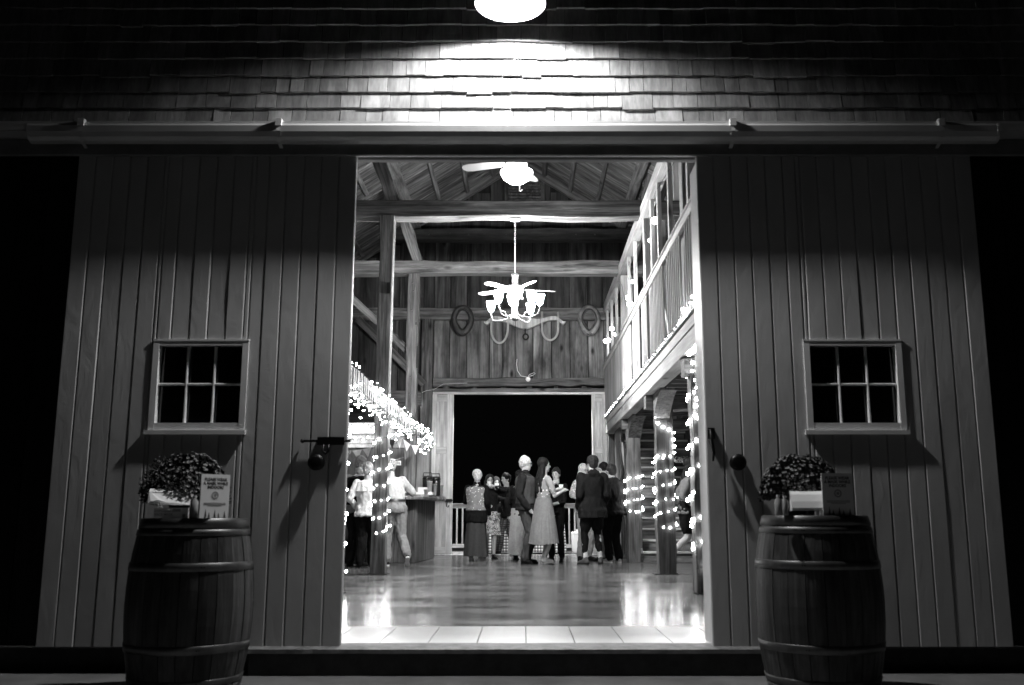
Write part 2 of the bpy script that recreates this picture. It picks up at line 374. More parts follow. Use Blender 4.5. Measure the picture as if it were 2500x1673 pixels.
timber('door_post', (1.83, 19.72, 0), (1.83, 19.72, 4.9), .2, .16, M['post'], fg, seg=8, jit=.006)
timber('brace', (-3.55, 19.68, 4.9), (-2.1, 19.68, 3.5), .16, .1, M['beam'], fg, seg=4, jit=.005)
timber('brace', (-3.6, 16.62, 5.1), (-2.1, 16.62, 3.7), .13, .1, M['beam'], barn, seg=4, jit=.005)
timber('header_log', (-1.92, 19.7, 3.55), (1.72, 19.7, 3.55), .17, .15, M['post'], fg, up=(0, 1, 0), seg=14, jit=.014)
for xx in (-1.72, -1.1, -.5, .05, .62, 1.2):
    MB().box((xx, 19.68, 3.41), (xx + rnd.uniform(.08, .14), 19.76, 3.47)).build('spacer_block', M['bar'], fg, mw=Matrix())
timber('header_trim', (-1.92, 19.7, 3.375), (1.72, 19.7, 3.375), .075, .1, M['post'], fg, up=(0, 1, 0), seg=6, jit=.004)
timber('header_trim', (-1.92, 19.66, 3.31), (1.72, 19.66, 3.31), .045, .06, M['leaf'], fg, up=(0, 1, 0))
lv = MB().box((-.43, 19.78, 7.1), (.43, 19.84, 7.14)).box((-.43, 19.78, 8.1), (.43, 19.84, 8.15)).box((-.43, 19.78, 7.1), (-.37, 19.84, 8.15)).box((.37, 19.78, 7.1), (.43, 19.84, 8.15)).build('louver_frame', M['wall'], fg, mw=Matrix())
for k in range(14): MB().box((-.36, -.03, -.004), (.36, .03, .004), T((0, 19.81, 7.18 + .068 * k)) @ RX(R(-35))).build('louver_slat', M['bar'], fg, mw=Matrix())
# far sliding leaves seen from inside
for (x0, x1, lab) in ((-1.92, -1.478, 'weathered pale plank door leaf left of the far doorway beside the bar'), (1.394, 1.70, 'weathered pale plank door leaf right of the far doorway')):
    d = thing('sliding_door', lab, 'door', ((x0 + x1) / 2, 19.62, 0)); w = x1 - x0
    for a, b in ((x0, x0 + w * .22), (x1 - w * .3, x1)): timber('stile', ((a + b) / 2, 19.6, .02), ((a + b) / 2, 19.6, 3.28), b - a - .004, .04, M['leaf'], d)
    for z in (.1, 1.13, 2.12, 3.2): timber('rail', (x0 + w * .22 + .002, 19.603, z), (x1 - w * .3 - .002, 19.603, z), .14, .036, M['leaf'], d)
    n = 3
    for k in range(n):
        ww = (w * .48) / n; xx = x0 + w * .22 + ww * (k + .5); timber('board', (xx, 19.63, .03), (xx, 19.63, 3.26), ww - .005, .02, M['leaf'], d)
    MB().box((x0, 19.645, .02), (x1, 19.66, 3.28)).build('back_panel', M['leaf'], d, mw=Matrix())
bl = thing('slide_bolt', 'black iron slide bolt on the pale far door by the bar counter', 'bolt', (-1.5, 19.57, 1.1))
MB().box((-1.62, 19.53, 1.07), (-1.48, 19.575, 1.13)).build('housing', M['iron'], bl, mw=Matrix())
MB().tube([(-1.8, 19.55, 1.1), (-1.46, 19.55, 1.1)], .012).build('rod', M['iron'], bl, mw=Matrix())
MB().tube([(-1.58, 19.54, 1.07), (-1.59, 19.53, .98), (-1.56, 19.53, .96), (-1.54, 19.54, 1.0)], .01).build('hook', M['iron'], bl, mw=Matrix())

# ------------------------------------------------------------------ front sliding doors
def front_door(x0, x1, wx0, wx1, label, wlab):
    d = thing('sliding_door', label, 'door', ((x0 + x1) / 2, 6.0, 0)); n = 16; w = (x1 - x0) / n; wz0, wz1 = 1.345, 1.87
    MB().box((x0 + .004, 6.02, .004), (wx0, 6.05, 3.18)).box((wx1, 6.02, .004), (x1 - .004, 6.05, 3.18)).box((wx0, 6.02, .004), (wx1, 6.05, wz0)).box((wx0, 6.02, wz1), (wx1, 6.05, 3.18)).build('backing_frame', M['trim'], d, mw=Matrix())
    for k in range(n):
        a = x0 + w * k; c = a + w / 2; jy = rnd.uniform(-.002, .002)
        segs = []
        ins0, ins1 = max(a, wx0), min(a + w, wx1)
        if ins1 - ins0 < .012: segs = [(a, a + w, .0, 3.17)]
        else:
            if ins0 - a > .012: segs.append((a, ins0, .0, 3.17))
            if a + w - ins1 > .012: segs.append((ins1, a + w, .0, 3.17))
            segs += [(ins0, ins1, .0, wz0 - .004), (ins0, ins1, wz1 + .004, 3.17)]
        for aa, bb, z0, z1 in segs:
            timber('board', ((aa + bb) / 2, 6.008 + jy, z0), ((aa + bb) / 2, 6.008 + jy, z1), bb - aa - .003, .024, M['paint'], d, seg=4, jit=.0008, bev=.006)
    win = part('window', d, ((wx0 + wx1) / 2, 6.0, wz0))
    fr = MB(); z0, z1 = wz0, wz1; a, b = wx0, wx1
    for q in (((a - .012, 5.988, z0 - .03), (a + .026, 6.05, z1 + .02)), ((b - .026, 5.988, z0 - .03), (b + .012, 6.05, z1 + .02)), ((a + .026, 5.989, z1 - .008), (b - .026, 6.05, z1 + .02)), ((a + .026, 5.99, z0 - .03), (b - .026, 6.05, z0 + .018))): fr.box(*q)
    fr.build('frame', M['trim'], win, mw=Matrix())
    MB().box((a - .03, 5.972, z0 - .056), (b + .022, 6.0, z0 - .03)).build('sill', M['trim'], win, mw=Matrix())
    MB().box((a - .014, 5.986, z1 + .02), (b + .014, 6.0, z1 + .032)).build('head_casing', M['trim'], win, mw=Matrix())
    ia, ib, iz0, iz1 = a + .03, b - .03, z0 + .02, z1 - .01; pw = (ib - ia) / 3; ph = (iz1 - iz0) / 2
    for k in (1, 2): timber('muntin', (ia + pw * k, 6.022, iz0), (ia + pw * k, 6.022, iz1), .014, .03, M['trim'], win)
    timber('muntin', (ia, 6.023, iz0 + ph), (ib, 6.023, iz0 + ph), .014, .029, M['trim'], win)
    for i in range(3):
        for j in range(2):
            MB().box((ia + pw * i + .004, 6.04, iz0 + ph * j + .004), (ia + pw * (i + 1) - .004, 6.044, iz0 + ph * (j + 1) - .004)).build('pane', M['glass'], win, mw=Matrix())
    return d
front_door(-2.98, -1.122, -2.375, -1.787, 'white board sliding barn door left of the opening behind the mask sign barrel', '')
front_door(1.145, 2.98, 1.805, 2.41, 'white board sliding barn door right of the opening behind the unlit barrel', '')
# latch hardware
o = thing('slide_bolt', 'black iron slide bolt at the inner edge of the left white door', 'bolt', (-1.2, 5.98, 1.247))
MB().box((-1.305, 5.966, 1.222), (-1.135, 5.994, 1.272)).build('housing', M['iron'], o, mw=Matrix())
MB().tube([(-1.395, 5.975, 1.247), (-1.1, 5.975, 1.247)], .008).ell((-1.4, 5.975, 1.247), (.014, .014, .014)).build('rod', M['iron'], o, True, mw=Matrix())
MB().tube([(-1.265, 5.97, 1.225), (-1.268, 5.966, 1.185), (-1.25, 5.962, 1.165), (-1.23, 5.966, 1.185), (-1.235, 5.97, 1.225)], .008).build('hook', M['iron'], o, True, mw=Matrix())
def pull(x, lab):
    o = thing('door_pull', lab, 'handle', (x, 5.99, 1.113))
    MB().lathe([(.05, 0), (.05, .006), (.034, .012), (.036, .018), (.05, .026), (.052, .036), (.03, .044)], (0, 0, 0), 16, RX(R(90)).to_3x3()).build('knob', M['iron'], o, True)
    for a in (0, 90, 180, 270): MB().ell((.042 * math.cos(R(a + 45)), -.008, .042 * math.sin(R(a + 45))), (.006, .004, .006), 6, 4).build('screw', M['hoop'], o, True)
pull(-1.306, 'black iron round pull under the slide bolt on the left door')
pull(1.336, 'black iron round pull on the right door beside the doorway')
o = thing('hasp', 'black iron hasp hanging at the inner edge of the right door', 'hasp', (1.18, 5.985, 1.22))
MB().tube([(1.168, 5.96, 1.32), (1.175, 5.95, 1.25), (1.185, 5.955, 1.17), (1.18, 5.965, 1.12)], [.006, .012, .01, .006]).build('strap', M['iron'], o, True, mw=Matrix())
MB().box((1.155, 5.975, 1.26), (1.2, 5.994, 1.33)).build('plate', M['iron'], o, mw=Matrix())
# door track with hood, brackets
TY = .016
tr = thing('door_track', 'long pale metal sliding-door track with strap brackets above both doors', 'track', (0, 5.9, 3.14))
prof = [(y - .016, z) for y, z in [(5.845, 3.305), (5.838, 3.305), (5.832, 3.29), (5.835, 3.25), (5.85, 3.22), (5.875, 3.2), (5.905, 3.193), (5.93, 3.2), (5.93, 3.206), (5.905, 3.2), (5.88, 3.207), (5.857, 3.226), (5.844, 3.252), (5.842, 3.288), (5.846, 3.295)]]
MB().rings([[Vector((x, y, z)) for y, z in prof] for x in (-3.25, -2.89, -1.6, -.11, 1.36, 2.72, 3.085)]).build('rail', M['track'], tr, mw=Matrix())
timber('fascia_board', (-5.2, 5.955, 3.19), (5.2, 5.955, 3.19), .11, .03, M['trimdark'], tr, up=(0, 1, 0))
timber('fascia_board', (-5.2, 5.965, 3.28), (5.2, 5.965, 3.28), .065, .03, M['trim'], tr, up=(0, 1, 0))
MB().box((-5.2, 5.835, 3.312), (5.2, 6.2, 3.326)).build('flashing', M['track'], tr, mw=Matrix())
for x in (-2.895, -1.606, 1.359, 2.72):
    MB().rings([[Vector((x + dx, y - .016, z)) for y, z in [(5.93, 3.3), (5.845, 3.322), (5.828, 3.312), (5.825, 3.25), (5.842, 3.212), (5.87, 3.19), (5.93, 3.17)]] for dx in (-.012, .012)], closed=False).build('bracket', M['track'], tr, mw=Matrix())
    MB().box((x - .02, 5.804, 3.285), (x + .02, 5.844, 3.335)).build('bracket_clip', M['track'], tr, mw=Matrix())
MB().rings([[Vector((-.11 + dx, y - .002 if y < 5.9 else y, z - .001)) for y, z in prof[:8]] for dx in (-.035, .035)], closed=False).build('splice_plate', M['track'], tr, mw=Matrix())
MB().rings([[Vector((3.085 + dx, y - .003, z)) for y, z in prof[:8]] for dx in (0, .02)], closed=True).build('end_cap', M['track'], tr, mw=Matrix())
# gooseneck lamp
lp = thing('barn_lamp', 'white enamel gooseneck lamp lit above the doorway at top of frame', 'lamp', (-.093, 5.66, 4.06))
pr = [(.032, .23), (.05, .22), (.07, .185), (.13, .16), (.19, .09), (.222, .03), (.232, 0), (.228, 0), (.216, .03), (.183, .088), (.125, .153), (.05, .178)]
MB().lathe(pr, (0, 0, 0), 40, caps=False).build('shade', M['white'], lp, True)
MB().ell((0, 0, .085), (.05, .05, .06), 16, 10).build('bulb', M['lampbulb'], lp, True)
MB().tube([(0, 0, .2), (0, 0, .3), (0, .05, .4), (0, .2, .46), (0, .36, .4), (0, .5, .3), (0, .53, .3)], .012, 8).lathe([(.05, 0), (.05, .02)], (0, .52, .3), 14, RX(R(-90)).to_3x3()).build('gooseneck', M['white'], lp, True)

# ------------------------------------------------------------------ loft gallery on the right
ga = thing('gallery', 'pale lumber loft gallery with balusters along the right side of the barn', 'gallery', (1.7, 6.4, 2.46))
P_ = dict(parent=ga)
timber('rim_beam', (1.77, 6.4, 2.55), (1.77, 19.7, 2.55), .18, .18, M['loft'], ga, up=(0, 0, 1), seg=12, jit=.004)
timber('rim_board', (1.725, 6.4, 2.71), (1.725, 19.7, 2.71), .1, .12, M['loft'], ga, up=(0, 0, 1), seg=8, jit=.002)
timber('rim_fillet', (1.75, 6.4, 2.646), (1.75, 19.7, 2.646), .08, .012, M['bar'], ga, up=(0, 0, 1))
timber('floor_nosing', (1.715, 6.4, 2.785), (1.715, 19.7, 2.785), .13, .025, M['loft'], ga, up=(0, 0, 1))
timber('handrail', (1.68, 6.4, 3.83), (1.68, 19.7, 3.83), .05, .09, M['pale'], ga, up=(0, 0, 1))
timber('handrail_cap', (1.68, 6.4, 3.885), (1.68, 19.7, 3.885), .09, .018, M['pale'], ga, up=(0, 0, 1))
timber('top_plate', (1.75, 6.4, 5.13), (1.75, 19.7, 5.13), .14, .18, M['loft'], ga, up=(0, 0, 1), seg=10, jit=.005)
y = 6.7
while y < 16.0:
    
    if not any(0 < y - q < .27 for q in (7.4, 8.5, 9.55, 10.85, 12.4, 14.4, 13.3)): timber('baluster', (1.68, y, 2.8), (1.68, y, 3.79), .024, .03, M['pale'], ga)
    y += .128
y = 16.05
while y < 19.6:
    timber('panel_board', (1.68, y + .1, 2.8), (1.68, y + .1, 3.79), .02, .195, M['loft'], ga, up=(0, 1, 0)); y += .2
for y in (7.4, 8.5, 9.55, 10.85, 11.75, 12.4, 14.4, 15.3, 17.5, 18.5, 19.5):
    timber('stud', (1.74, y, 2.8), (1.74, y, 5.04), .05, .1, M['pale'], ga)
for y in FR:
    timber('gallery_post', (1.83, y + .1, 2.8), (1.83, y + .1, 5.04), .2, .2, M['loft'], ga, seg=5, jit=.006)
timber('brace', (1.72, 10.95, 2.85), (1.72, 11.75, 3.8), .03, .1, M['pale'], ga, up=(0, 1, 0))
timber('brace', (1.8, 9.3, 4.2), (1.8, 8.5, 5.0), .05, .12, M['loft'], ga, up=(0, 1, 0))
for y in (7.4, 9.94, 11.6, 13.3, 14.9, 16.5): timber('inner_post', (2.5, y, 2.8), (2.5, y, 6.6), .1, .1, M['loft'], ga)
for y in FR:
    timber('cross_timber', (1.7, y + .12, 2.36), (4.95, y + .12, 2.36), .19, .24, M['post'], ga, up=(0, 1, 0), seg=8, jit=.018)
    rs = []
    for i in range(7):
        t = i / 6; yy = y - .02 - .75 * t; zt = 2.455; zb = 2.455 - .3 * (1 - t) ** 1.6 - .03
        rs.append([Vector((1.8, yy, zt)), Vector((2.02, yy, zt)), Vector((2.02, yy, zb)), Vector((1.8, yy, zb))])
    MB().rings(rs).build('corbel', M['post'], ga, mw=Matrix())
y = 6.6
while y < 16.2:
    timber('joist', (1.87, y, 2.53), (4.95, y, 2.53), .16, .05, M['bar'], ga, up=(0, 1, 0)); y += .36
for k in range(16):
    xx = 1.92 + .2 * k; timber('deck_board', (xx, 6.4, 2.69 + .09), (xx, 16.25 if xx < 3.3 else 19.7, 2.78), .195, .025, M['wall'], ga, up=(0, 0, 1))
# cabinet-like enclosure boards by the stair foot (dark boards behind far right post)
for k in range(3): timber('partition_board', (1.82 - .0 , 18.2 + .3 * k, 0), (1.82, 18.2 + .3 * k, 2.45), .03, .295, M['wall'], ga, up=(0, 1, 0))
# stairs
st = thing('staircase', 'open wooden staircase rising behind the light-wrapped right posts', 'staircase', (2.6, 16.4, 0))
for k in range(13):
    yy = 16.42 + .255 * k; z = .192 * (k + 1)
    timber('tread', (2.0, yy + .13, z - .018), (3.3, yy + .13, z - .018), .3, .036, M['pale'], st, up=(0, 0, 1), bev=.006)
    timber('riser', (2.02, yy + .03, z - .114), (3.28, yy + .03, z - .114), .152, .02, M['wall'], st, up=(0, 1, 0))
timber('stringer', (1.99, 16.45, .05), (1.99, 19.7, 2.5), .04, .28, M['wall'], st, up=(0, -1, 1)); timber('stringer', (3.32, 16.45, .05), (3.32, 19.7, 2.5), .04, .28, M['wall'], st, up=(0, -1, 1))
for k, (yy, z) in enumerate(((16.9, .9), (18.2, 1.85))): timber('rail_post', (3.34, yy, z - .5), (3.34, yy, z + .7), .06, .06, M['wall'], st)

# ------------------------------------------------------------------ left aisle: bar, canopy, light beam
timber('garland_beam', (-1.99, 6.4, 2.3), (-1.99, 19.65, 2.3), .2, .22, M['leaf'], barn, up=(0, 0, 1), seg=12, jit=.008)
cn = thing('bar_canopy', 'pale clapboard canopy over the bar hung with string lights', 'canopy', (-3.4, 16.2, 1.95))
timber('beam', (-4.9, 16.22, 2.24), (-2.12, 16.22, 2.24), .17, .12, M['loft'], cn, up=(0, 1, 0), seg=6, jit=.004)
timber('shelf_board', (-4.9, 16.14, 2.335), (-2.12, 16.14, 2.335), .015, .28, M['pale'], cn, up=(0, 1, 0))
for k in range(3): MB().box((-1.45, -.006, -.04), (1.45, .006, .04), T((-3.5, 16.2 + .004 * k, 2.115 - .072 * k)) @ RX(R(-9))).build('clapboard', M['loft'], cn, mw=Matrix())
timber('joist', (-2.25, 16.3, 2.2), (-2.25, 19.6, 2.2), .05, .12, M['loft'], cn, up=(0, 0, 1))
for k in range(10): timber('backboard', (-4.8 + .3 * k, 19.5, 0), (-4.8 + .3 * k, 19.5, 2.15), .295, .02, M['loft'], cn)
for k in range(2): timber('siding', (-4.9, 19.55, 2.45 + .33 * k), (-2.2, 19.55, 2.45 + .33 * k), .3, .03, M['darkwall'], cn, up=(0, 1, 0))
timber('loft_edge', (-4.9, 19.3, 3.15), (-2.12, 19.3, 3.15), .3, .14, M['post'], cn, up=(0, 1, 0), seg=6, jit=.01)
br = thing('bar_counter', 'rough plank bar counter with a live-edge top left of the far doorway', 'bar', (-2.6, 16.4, 0))
# board faces
fx0, fx1, fy = -4.4, -1.863, 16.42
x = fx0
while x < fx1 - .05:
    w = min(rnd.choice((.2, .24, .27)), fx1 - x); timber('front_board', (x + w / 2, fy, .01), (x + w / 2, fy, 1.06), w - .006, .025, M['bar'], br); x += w
pa, pb = Vector((-1.863, 16.43, 0)), Vector((-1.72, 18.35, 0)); L = (pb - pa).length; dv = (pb - pa).normalized(); q = 0
while q < L - .05:
    w = min(.19, L - q); c = pa + dv * (q + w / 2); timber('side_board', (c.x, c.y, .01), (c.x, c.y, 1.06), w - .006, .025, M['bar'], br, up=dv.cross(Vector((0, 0, 1)))); q += w
MB().add([(-4.4, 16.44, .01), (-1.885, 16.44, .01), (-1.745, 18.35, .01), (-4.4, 18.35, .01), (-4.4, 16.44, 1.055), (-1.885, 16.44, 1.055), (-1.745, 18.35, 1.055), (-4.4, 18.35, 1.055)], [(0, 1, 5, 4), (1, 2, 6, 5), (2, 3, 7, 6), (3, 0, 4, 7), (4, 5, 6, 7)]).build('carcass', M['bar'], br, mw=Matrix())
top = [(-4.4, 16.2), (-3.3, 16.17), (-2.6, 16.22), (-2.0, 16.18), (-1.72, 16.24), (-1.62, 16.8), (-1.6, 17.4), (-1.5, 18.0), (-1.52, 18.4), (-4.4, 18.4)]
MB().rings([[Vector((x, y, 1.062)) for x, y in top], [Vector((x + (.015 if x > -2 else 0), y - .015 if y < 17 else y, 1.1)) for x, y in top], [Vector((x, y, 1.145)) for x, y in top]]).build('counter_top', M['wall'], br, mw=Matrix())
# things on the bar
def cup(x, y, z, lab, h=.11, r=.042, grp=None, mat=None):
    o = MB().lathe([(r * .72, 0), (r, h), (r * 1.05, h), (r * 1.05, h + .005), (r * .93, h + .005), (r * .65, .01)], (0, 0, 0), 14).build('paper_cup', mat or M['lightgrey'], None, True, mw=T((x, y, z))); tag(o, lab, 'cup', grp)
def airpot(x, y, lab):
    o = thing('airpot', lab, 'coffee pot', (x, y, 1.147))
    MB().lathe([(.085, 0), (.09, .02), (.088, .26), (.08, .28)], n=20).build('body', M['chrome'] if 0 else M['black'], o, True)
    MB().lathe([(.09, .28), (.09, .32), (.06, .35), (.02, .355)], n=20).build('lid', M['black'], o, True)
    MB().tube([(0, -.05, .31), (0, -.13, .3), (0, -.15, .26)], .014).build('spout', M['black'], o, True)
    MB().tube([(-.08, 0, .33), (-.07, .0, .4), (.07, .0, .4), (.08, 0, .33)], .008).build('handle', M['iron'], o, True)
airpot(-1.74, 17.1, 'black coffee airpot at left behind the cups on the bar')
airpot(-1.63, 17.5, 'black coffee airpot nearer the far door on the bar')
o = thing('serving_tray', 'white tray with napkins in front of the airpots on the bar', 'tray', (-1.76, 16.75, 1.147))
MB().box((-.14, -.12, 0), (.16, .16, .05)).build('tray', M['plastic'], o); MB().box((-.1, -.08, .052), (.05, .06, .13)).build('napkin_stack', M['card'], o)
cup(-1.68, 16.9, 1.147, 'tall stack of white cups at the centre of the bar corner', .24, .05)
cup(-1.62, 17.2, 1.147, 'white cup stack left of the bar corner edge', .2, .045)
cup(-1.56, 17.75, 1.147, 'white cup stack nearest the far door on the bar', .2, .045)
cup(-1.7, 16.5, 1.147, 'short white cup by the tray on the bar edge', .09, .04)
o = thing('glass_jar', 'clear glass jar with pale lid beside the post on the bar', 'jar', (-2.13, 16.5, 1.147)); MB().lathe([(.05, 0), (.055, .02), (.055, .13), (.045, .15)], n=16).build('jar', M['sanit'], o, True); MB().lathe([(.05, .15), (.05, .18)], n=16).build('lid', M['white'], o)
o = MB().box((-.055, 0, 0), (.055, .012, .05)).build('place_card', M['card'], None, mw=T((-1.98, 16.3, 1.147)) @ RX(R(-12))); tag(o, 'small white folded card standing on the bar top', 'card')
# bunting and photo clips
def bunting(pts, cols, lab, size=.15):
    o = thing('bunting', lab, 'bunting', pts[0]); MB().tube([Vector(p) - Vector(pts[0]) for p in pts], .003, 4).build('cord', M['wirew'], o)
    for i in range(len(pts) - 1):
        a, b = Vector(pts[i]), Vector(pts[i + 1]); m_ = (a + b) / 2; dn = Vector((rnd.uniform(-.02, .02), rnd.uniform(-.04, .02), -size)); a2 = a.lerp(b, .06); b2 = a.lerp(b, .94); n_ = Vector((0, .002, 0))
        MB().add([a2, b2, m_ + dn, a2 + n_, b2 + n_, m_ + dn + n_], [(0, 1, 2), (5, 4, 3), (0, 3, 4, 1), (1, 4, 5, 2), (2, 5, 3, 0)]).build('flag', cols[i % len(cols)], o, mw=Matrix())
bunting([(-3.5, 15.95, 1.9), (-3.28, 15.95, 1.86), (-3.06, 15.94, 1.85), (-2.9, 15.93, 1.86), (-2.72, 15.92, 1.88), (-2.56, 15.91, 1.92), (-2.4, 15.9, 1.99), (-2.28, 15.9, 2.02)], [G(.35), G(.7), G(.25), G(.6), G(.75), G(.3)], 'pennant bunting sagging under the bar canopy at left', .15)
bunting([(-2.3, 15.9, 2.05), (-2.16, 15.88, 2.04), (-2.06, 16.0, 2.07), (-1.93, 16.1, 1.97), (-1.8, 16.3, 1.97), (-1.74, 16.7, 2.03)], [G(.12), G(.5), G(.6), G(.75), G(.4)], 'short run of pale pennants across the bar post', .16)
pc = thing('photo_string', 'two white framed snapshots clipped on a cord beside the bar post', 'photos', (-2.3, 16.0, 1.6))
MB().tube([(-2.42, 16, 1.66), (-2.25, 16, 1.7), (-2.05, 16.1, 1.76)], .003, 4).build('cord', M['wirew'], pc, mw=Matrix())
for (a, z) in ((-2.27, 1.6), (-2.12, 1.66)):
    f_ = MB().box((a - .042, 15.99, z - .036), (a + .042, 16.0, z + .036)).build('print', M['card'], pc, mw=Matrix()); MB().box((a - .032, 15.988, z - .022), (a + .032, 15.9895, z + .028)).build('picture', M['grey'], f_, mw=Matrix())

# ------------------------------------------------------------------ string lights
def bulbmesh(r):
    def fn():
        t = (1 + 5 ** .5) / 2; vs = [Vector(p).normalized() * r for p in ((-1, t, 0), (1, t, 0), (-1, -t, 0), (1, -t, 0), (0, -1, t), (0, 1, t), (0, -1, -t), (0, 1, -t), (t, 0, -1), (t, 0, 1), (-t, 0, -1), (-t, 0, 1))]
        return MB().add(vs, [(0, 11, 5), (0, 5, 1), (0, 1, 7), (0, 7, 10), (0, 10, 11), (1, 5, 9), (5, 11, 4), (11, 10, 2), (10, 7, 6), (7, 1, 8), (3, 9, 4), (3, 4, 2), (3, 2, 6), (3, 6, 8), (3, 8, 9), (4, 9, 5), (2, 4, 11), (6, 2, 10), (8, 6, 7), (9, 8, 1)])
    return fn
def string_lights(lab, path, bulbs, r=.016, wire=.0035, key='bulb_small', mat='bulb', wmat='wire'):
    o = thing('string_lights', lab, 'string lights', path[0]); MB().tube(path, wire, 4).build('cord', M[wmat], o, mw=Matrix())
    for p in bulbs:
        q = r * rnd.choice((.7, .9, 1.05, 1.2)); inst('bulb', key + '%.4f' % q, bulbmesh(q), M[mat], o, T(p))
    return o
def along(path, step, off=0.02):
    out = []; acc = 0
    for a, b in zip(path, path[1:]):
        a, b = Vector(a), Vector(b); L = (b - a).length; d = step - acc
        while d <= L:
            out.append(a.lerp(b, d / L) + Vector((rnd.uniform(-off, off), rnd.uniform(-off, off), rnd.uniform(-off * 1.5, off * .4)))); d += step
        acc = (acc + L) % step
    return out
def wrap(cx, cy, hx, hy, z0, z1, pitch, j=.01):
    p = []; n = int((z1 - z0) / pitch * 8); cor = [(-1, -1), (0, -1), (1, -1), (1, 0), (1, 1), (0, 1), (-1, 1), (-1, 0)]
    for i in range(n + 1):
        a, b = cor[i % 8]; p.append(Vector((cx + a * hx, cy + b * hy, z0 + (z1 - z0) * i / n + rnd.uniform(-j, j))))
    return p
# garland: cord wound densely round the left beam
gp = []; n = 0; y = 9.2
while y < 19.3:
    for a, b in ((1, 1), (1, -1), (-1, -1), (-1, 1)):
        gp.append(Vector((-1.99 + a * rnd.uniform(.105, .125), y + rnd.uniform(-.02, .02), 2.3 + b * rnd.uniform(.115, .135) - (.08 * rnd.random() if b < 0 else 0)))); y += .026
gb = []
for i in range(290):
    y = 9.6 + 9.7 * (i + rnd.random()) / 290; a = rnd.random()
    if a < .3: p = (-1.865 + rnd.uniform(-.02, .03), y, rnd.uniform(2.2, 2.43))
    elif a < .5: p = (rnd.uniform(-2.08, -1.88), y, 2.435 + rnd.uniform(0, .03))
    else: p = (rnd.uniform(-2.1, -1.86), y, 2.18 - abs(rnd.gauss(0, .09)))
    gb.append(Vector(p))
string_lights('dense garland of warm bulbs wound round the long beam above the bar', gp, gb, .0105, .0045)
p = wrap(-2.0, 13.3, .11, .11, .55, 2.1, .21); string_lights('bulbs spiralling around the near left post beside the ruffled blouse', p, [q for q in along(p, .085) if q.y < 13.32 or q.x > -1.92], .014)
p = wrap(-2.0, 10.04, .12, .12, .1, 2.2, .28); string_lights('bulbs on the hidden left post peeking past the left door edge', p, along(p, .12), .02)
p = wrap(1.88, 10.04, .135, .135, .25, 2.3, .26); string_lights('large blurred bulbs around the nearest right post at the door edge', p, along(p, .11), .018)
p = wrap(1.945, 13.3, .14, .14, .62, 1.62, .19); string_lights('bulbs spiralling around the middle right post in front of the stairs', p, along(p, .1), .014)
p = [Vector(q) for q in ((1.79, 13.17, 2.24), (1.86, 13.16, 2.05), (2.06, 13.16, 1.95), (2.07, 13.16, 1.8), (2.06, 13.17, 1.62), (1.8, 13.16, 1.6))]; string_lights('drooping bulbs down the face of the middle right post', p, along(p, .09, .012), .019)
p = wrap(1.89, 16.6, .14, .14, .85, 1.5, .19); string_lights('bulbs spiralling around the far right post by the stair foot', p, along(p, .07), .014)
p = wrap(-4.8, 16.1, 0, 0, 2.3, 2.3, 1) if 0 else [Vector((-4.8 + .1 * i, 16.1 + .03 * math.sin(i), 2.27 + .07 * math.sin(i * 1.3))) for i in range(27)]; string_lights('bulbs draped along the front of the bar canopy', p, along(p, .07, .03), .016)
p = [Vector((-2.12, 16.12, 2.2)), Vector((-2.4, 15.98, 2.1)), Vector((-3, 15.95, 2.05)), Vector((-3.6, 15.97, 2.08))]; string_lights('lower swag of bulbs under the bar canopy beam', p, along(p, .11, .03), .016)
p = [Vector((1.66, 8.9 + .4 * i, 2.815 + .02 * (i % 2))) for i in range(27)]; string_lights('string of bulbs along the foot of the gallery balusters', p, along(p, .2, .012), .009)
p = [Vector((1.66, 8.6 + .12 * i, 2.85 + .05 * (i % 2))) for i in range(12)]; string_lights('clustered bulbs at the near end of the gallery foot rail', p, along(p, .09, .03), .017)
p = [Vector(q) for q in ((1.7, 8.85, 2.5), (1.74, 9.75, 2.45), (1.78, 9.9, 2.3), (1.8, 9.92, 2.0), (1.82, 9.92, 1.7))]; string_lights('bulbs hanging down from the rim beam to the nearest right post', p, along(p, .1, .02), .02)
p = [Vector(q) for q in ((1.72, 8.9, 5.0), (1.72, 10.0, 4.75), (1.72, 11.9, 4.98), (1.72, 12.6, 4.55), (1.74, 13.4, 4.95), (1.72, 14.6, 4.4), (1.73, 15.2, 4.95), (1.72, 15.7, 4.3), (1.74, 16.6, 4.95), (1.74, 18.4, 4.45), (1.75, 19.0, 4.9), (1.76, 19.3, 4.4), (1.76, 19.6, 4.95))]
string_lights('globe bulbs swagged along the upper plate of the gallery', p, [Vector(q) for q in ((1.72, 9.3, 4.86), (1.72, 12.5, 4.5), (1.72, 12.0, 4.62), (1.7, 14.5, 4.42), (1.78, 15.6, 4.3), (1.72, 15.3, 4.35), (1.72, 18.3, 4.42), (1.68, 19.25, 4.35), (1.85, 18.8, 4.4), (1.7, 18.9, 4.3), (2.05, 11.0, 4.7), (2.05, 13.9, 4.6), (2.05, 16.9, 4.5))], .045, .004, 'globe', 'globe')
string_lights('white cord with a small lamp on the left frame of the far doorway', [(-2.2, 19.6, 3.1), (-2.19, 19.6, 3.3), (-2.05, 19.6, 3.36), (-1.9, 19.6, 3.38), (-1.7, 19.6, 3.5), (-1.2, 19.6, 3.52)], [Vector((-2.2, 19.58, 3.08))], .02, .006, 'globe2', 'globe', 'wirew')

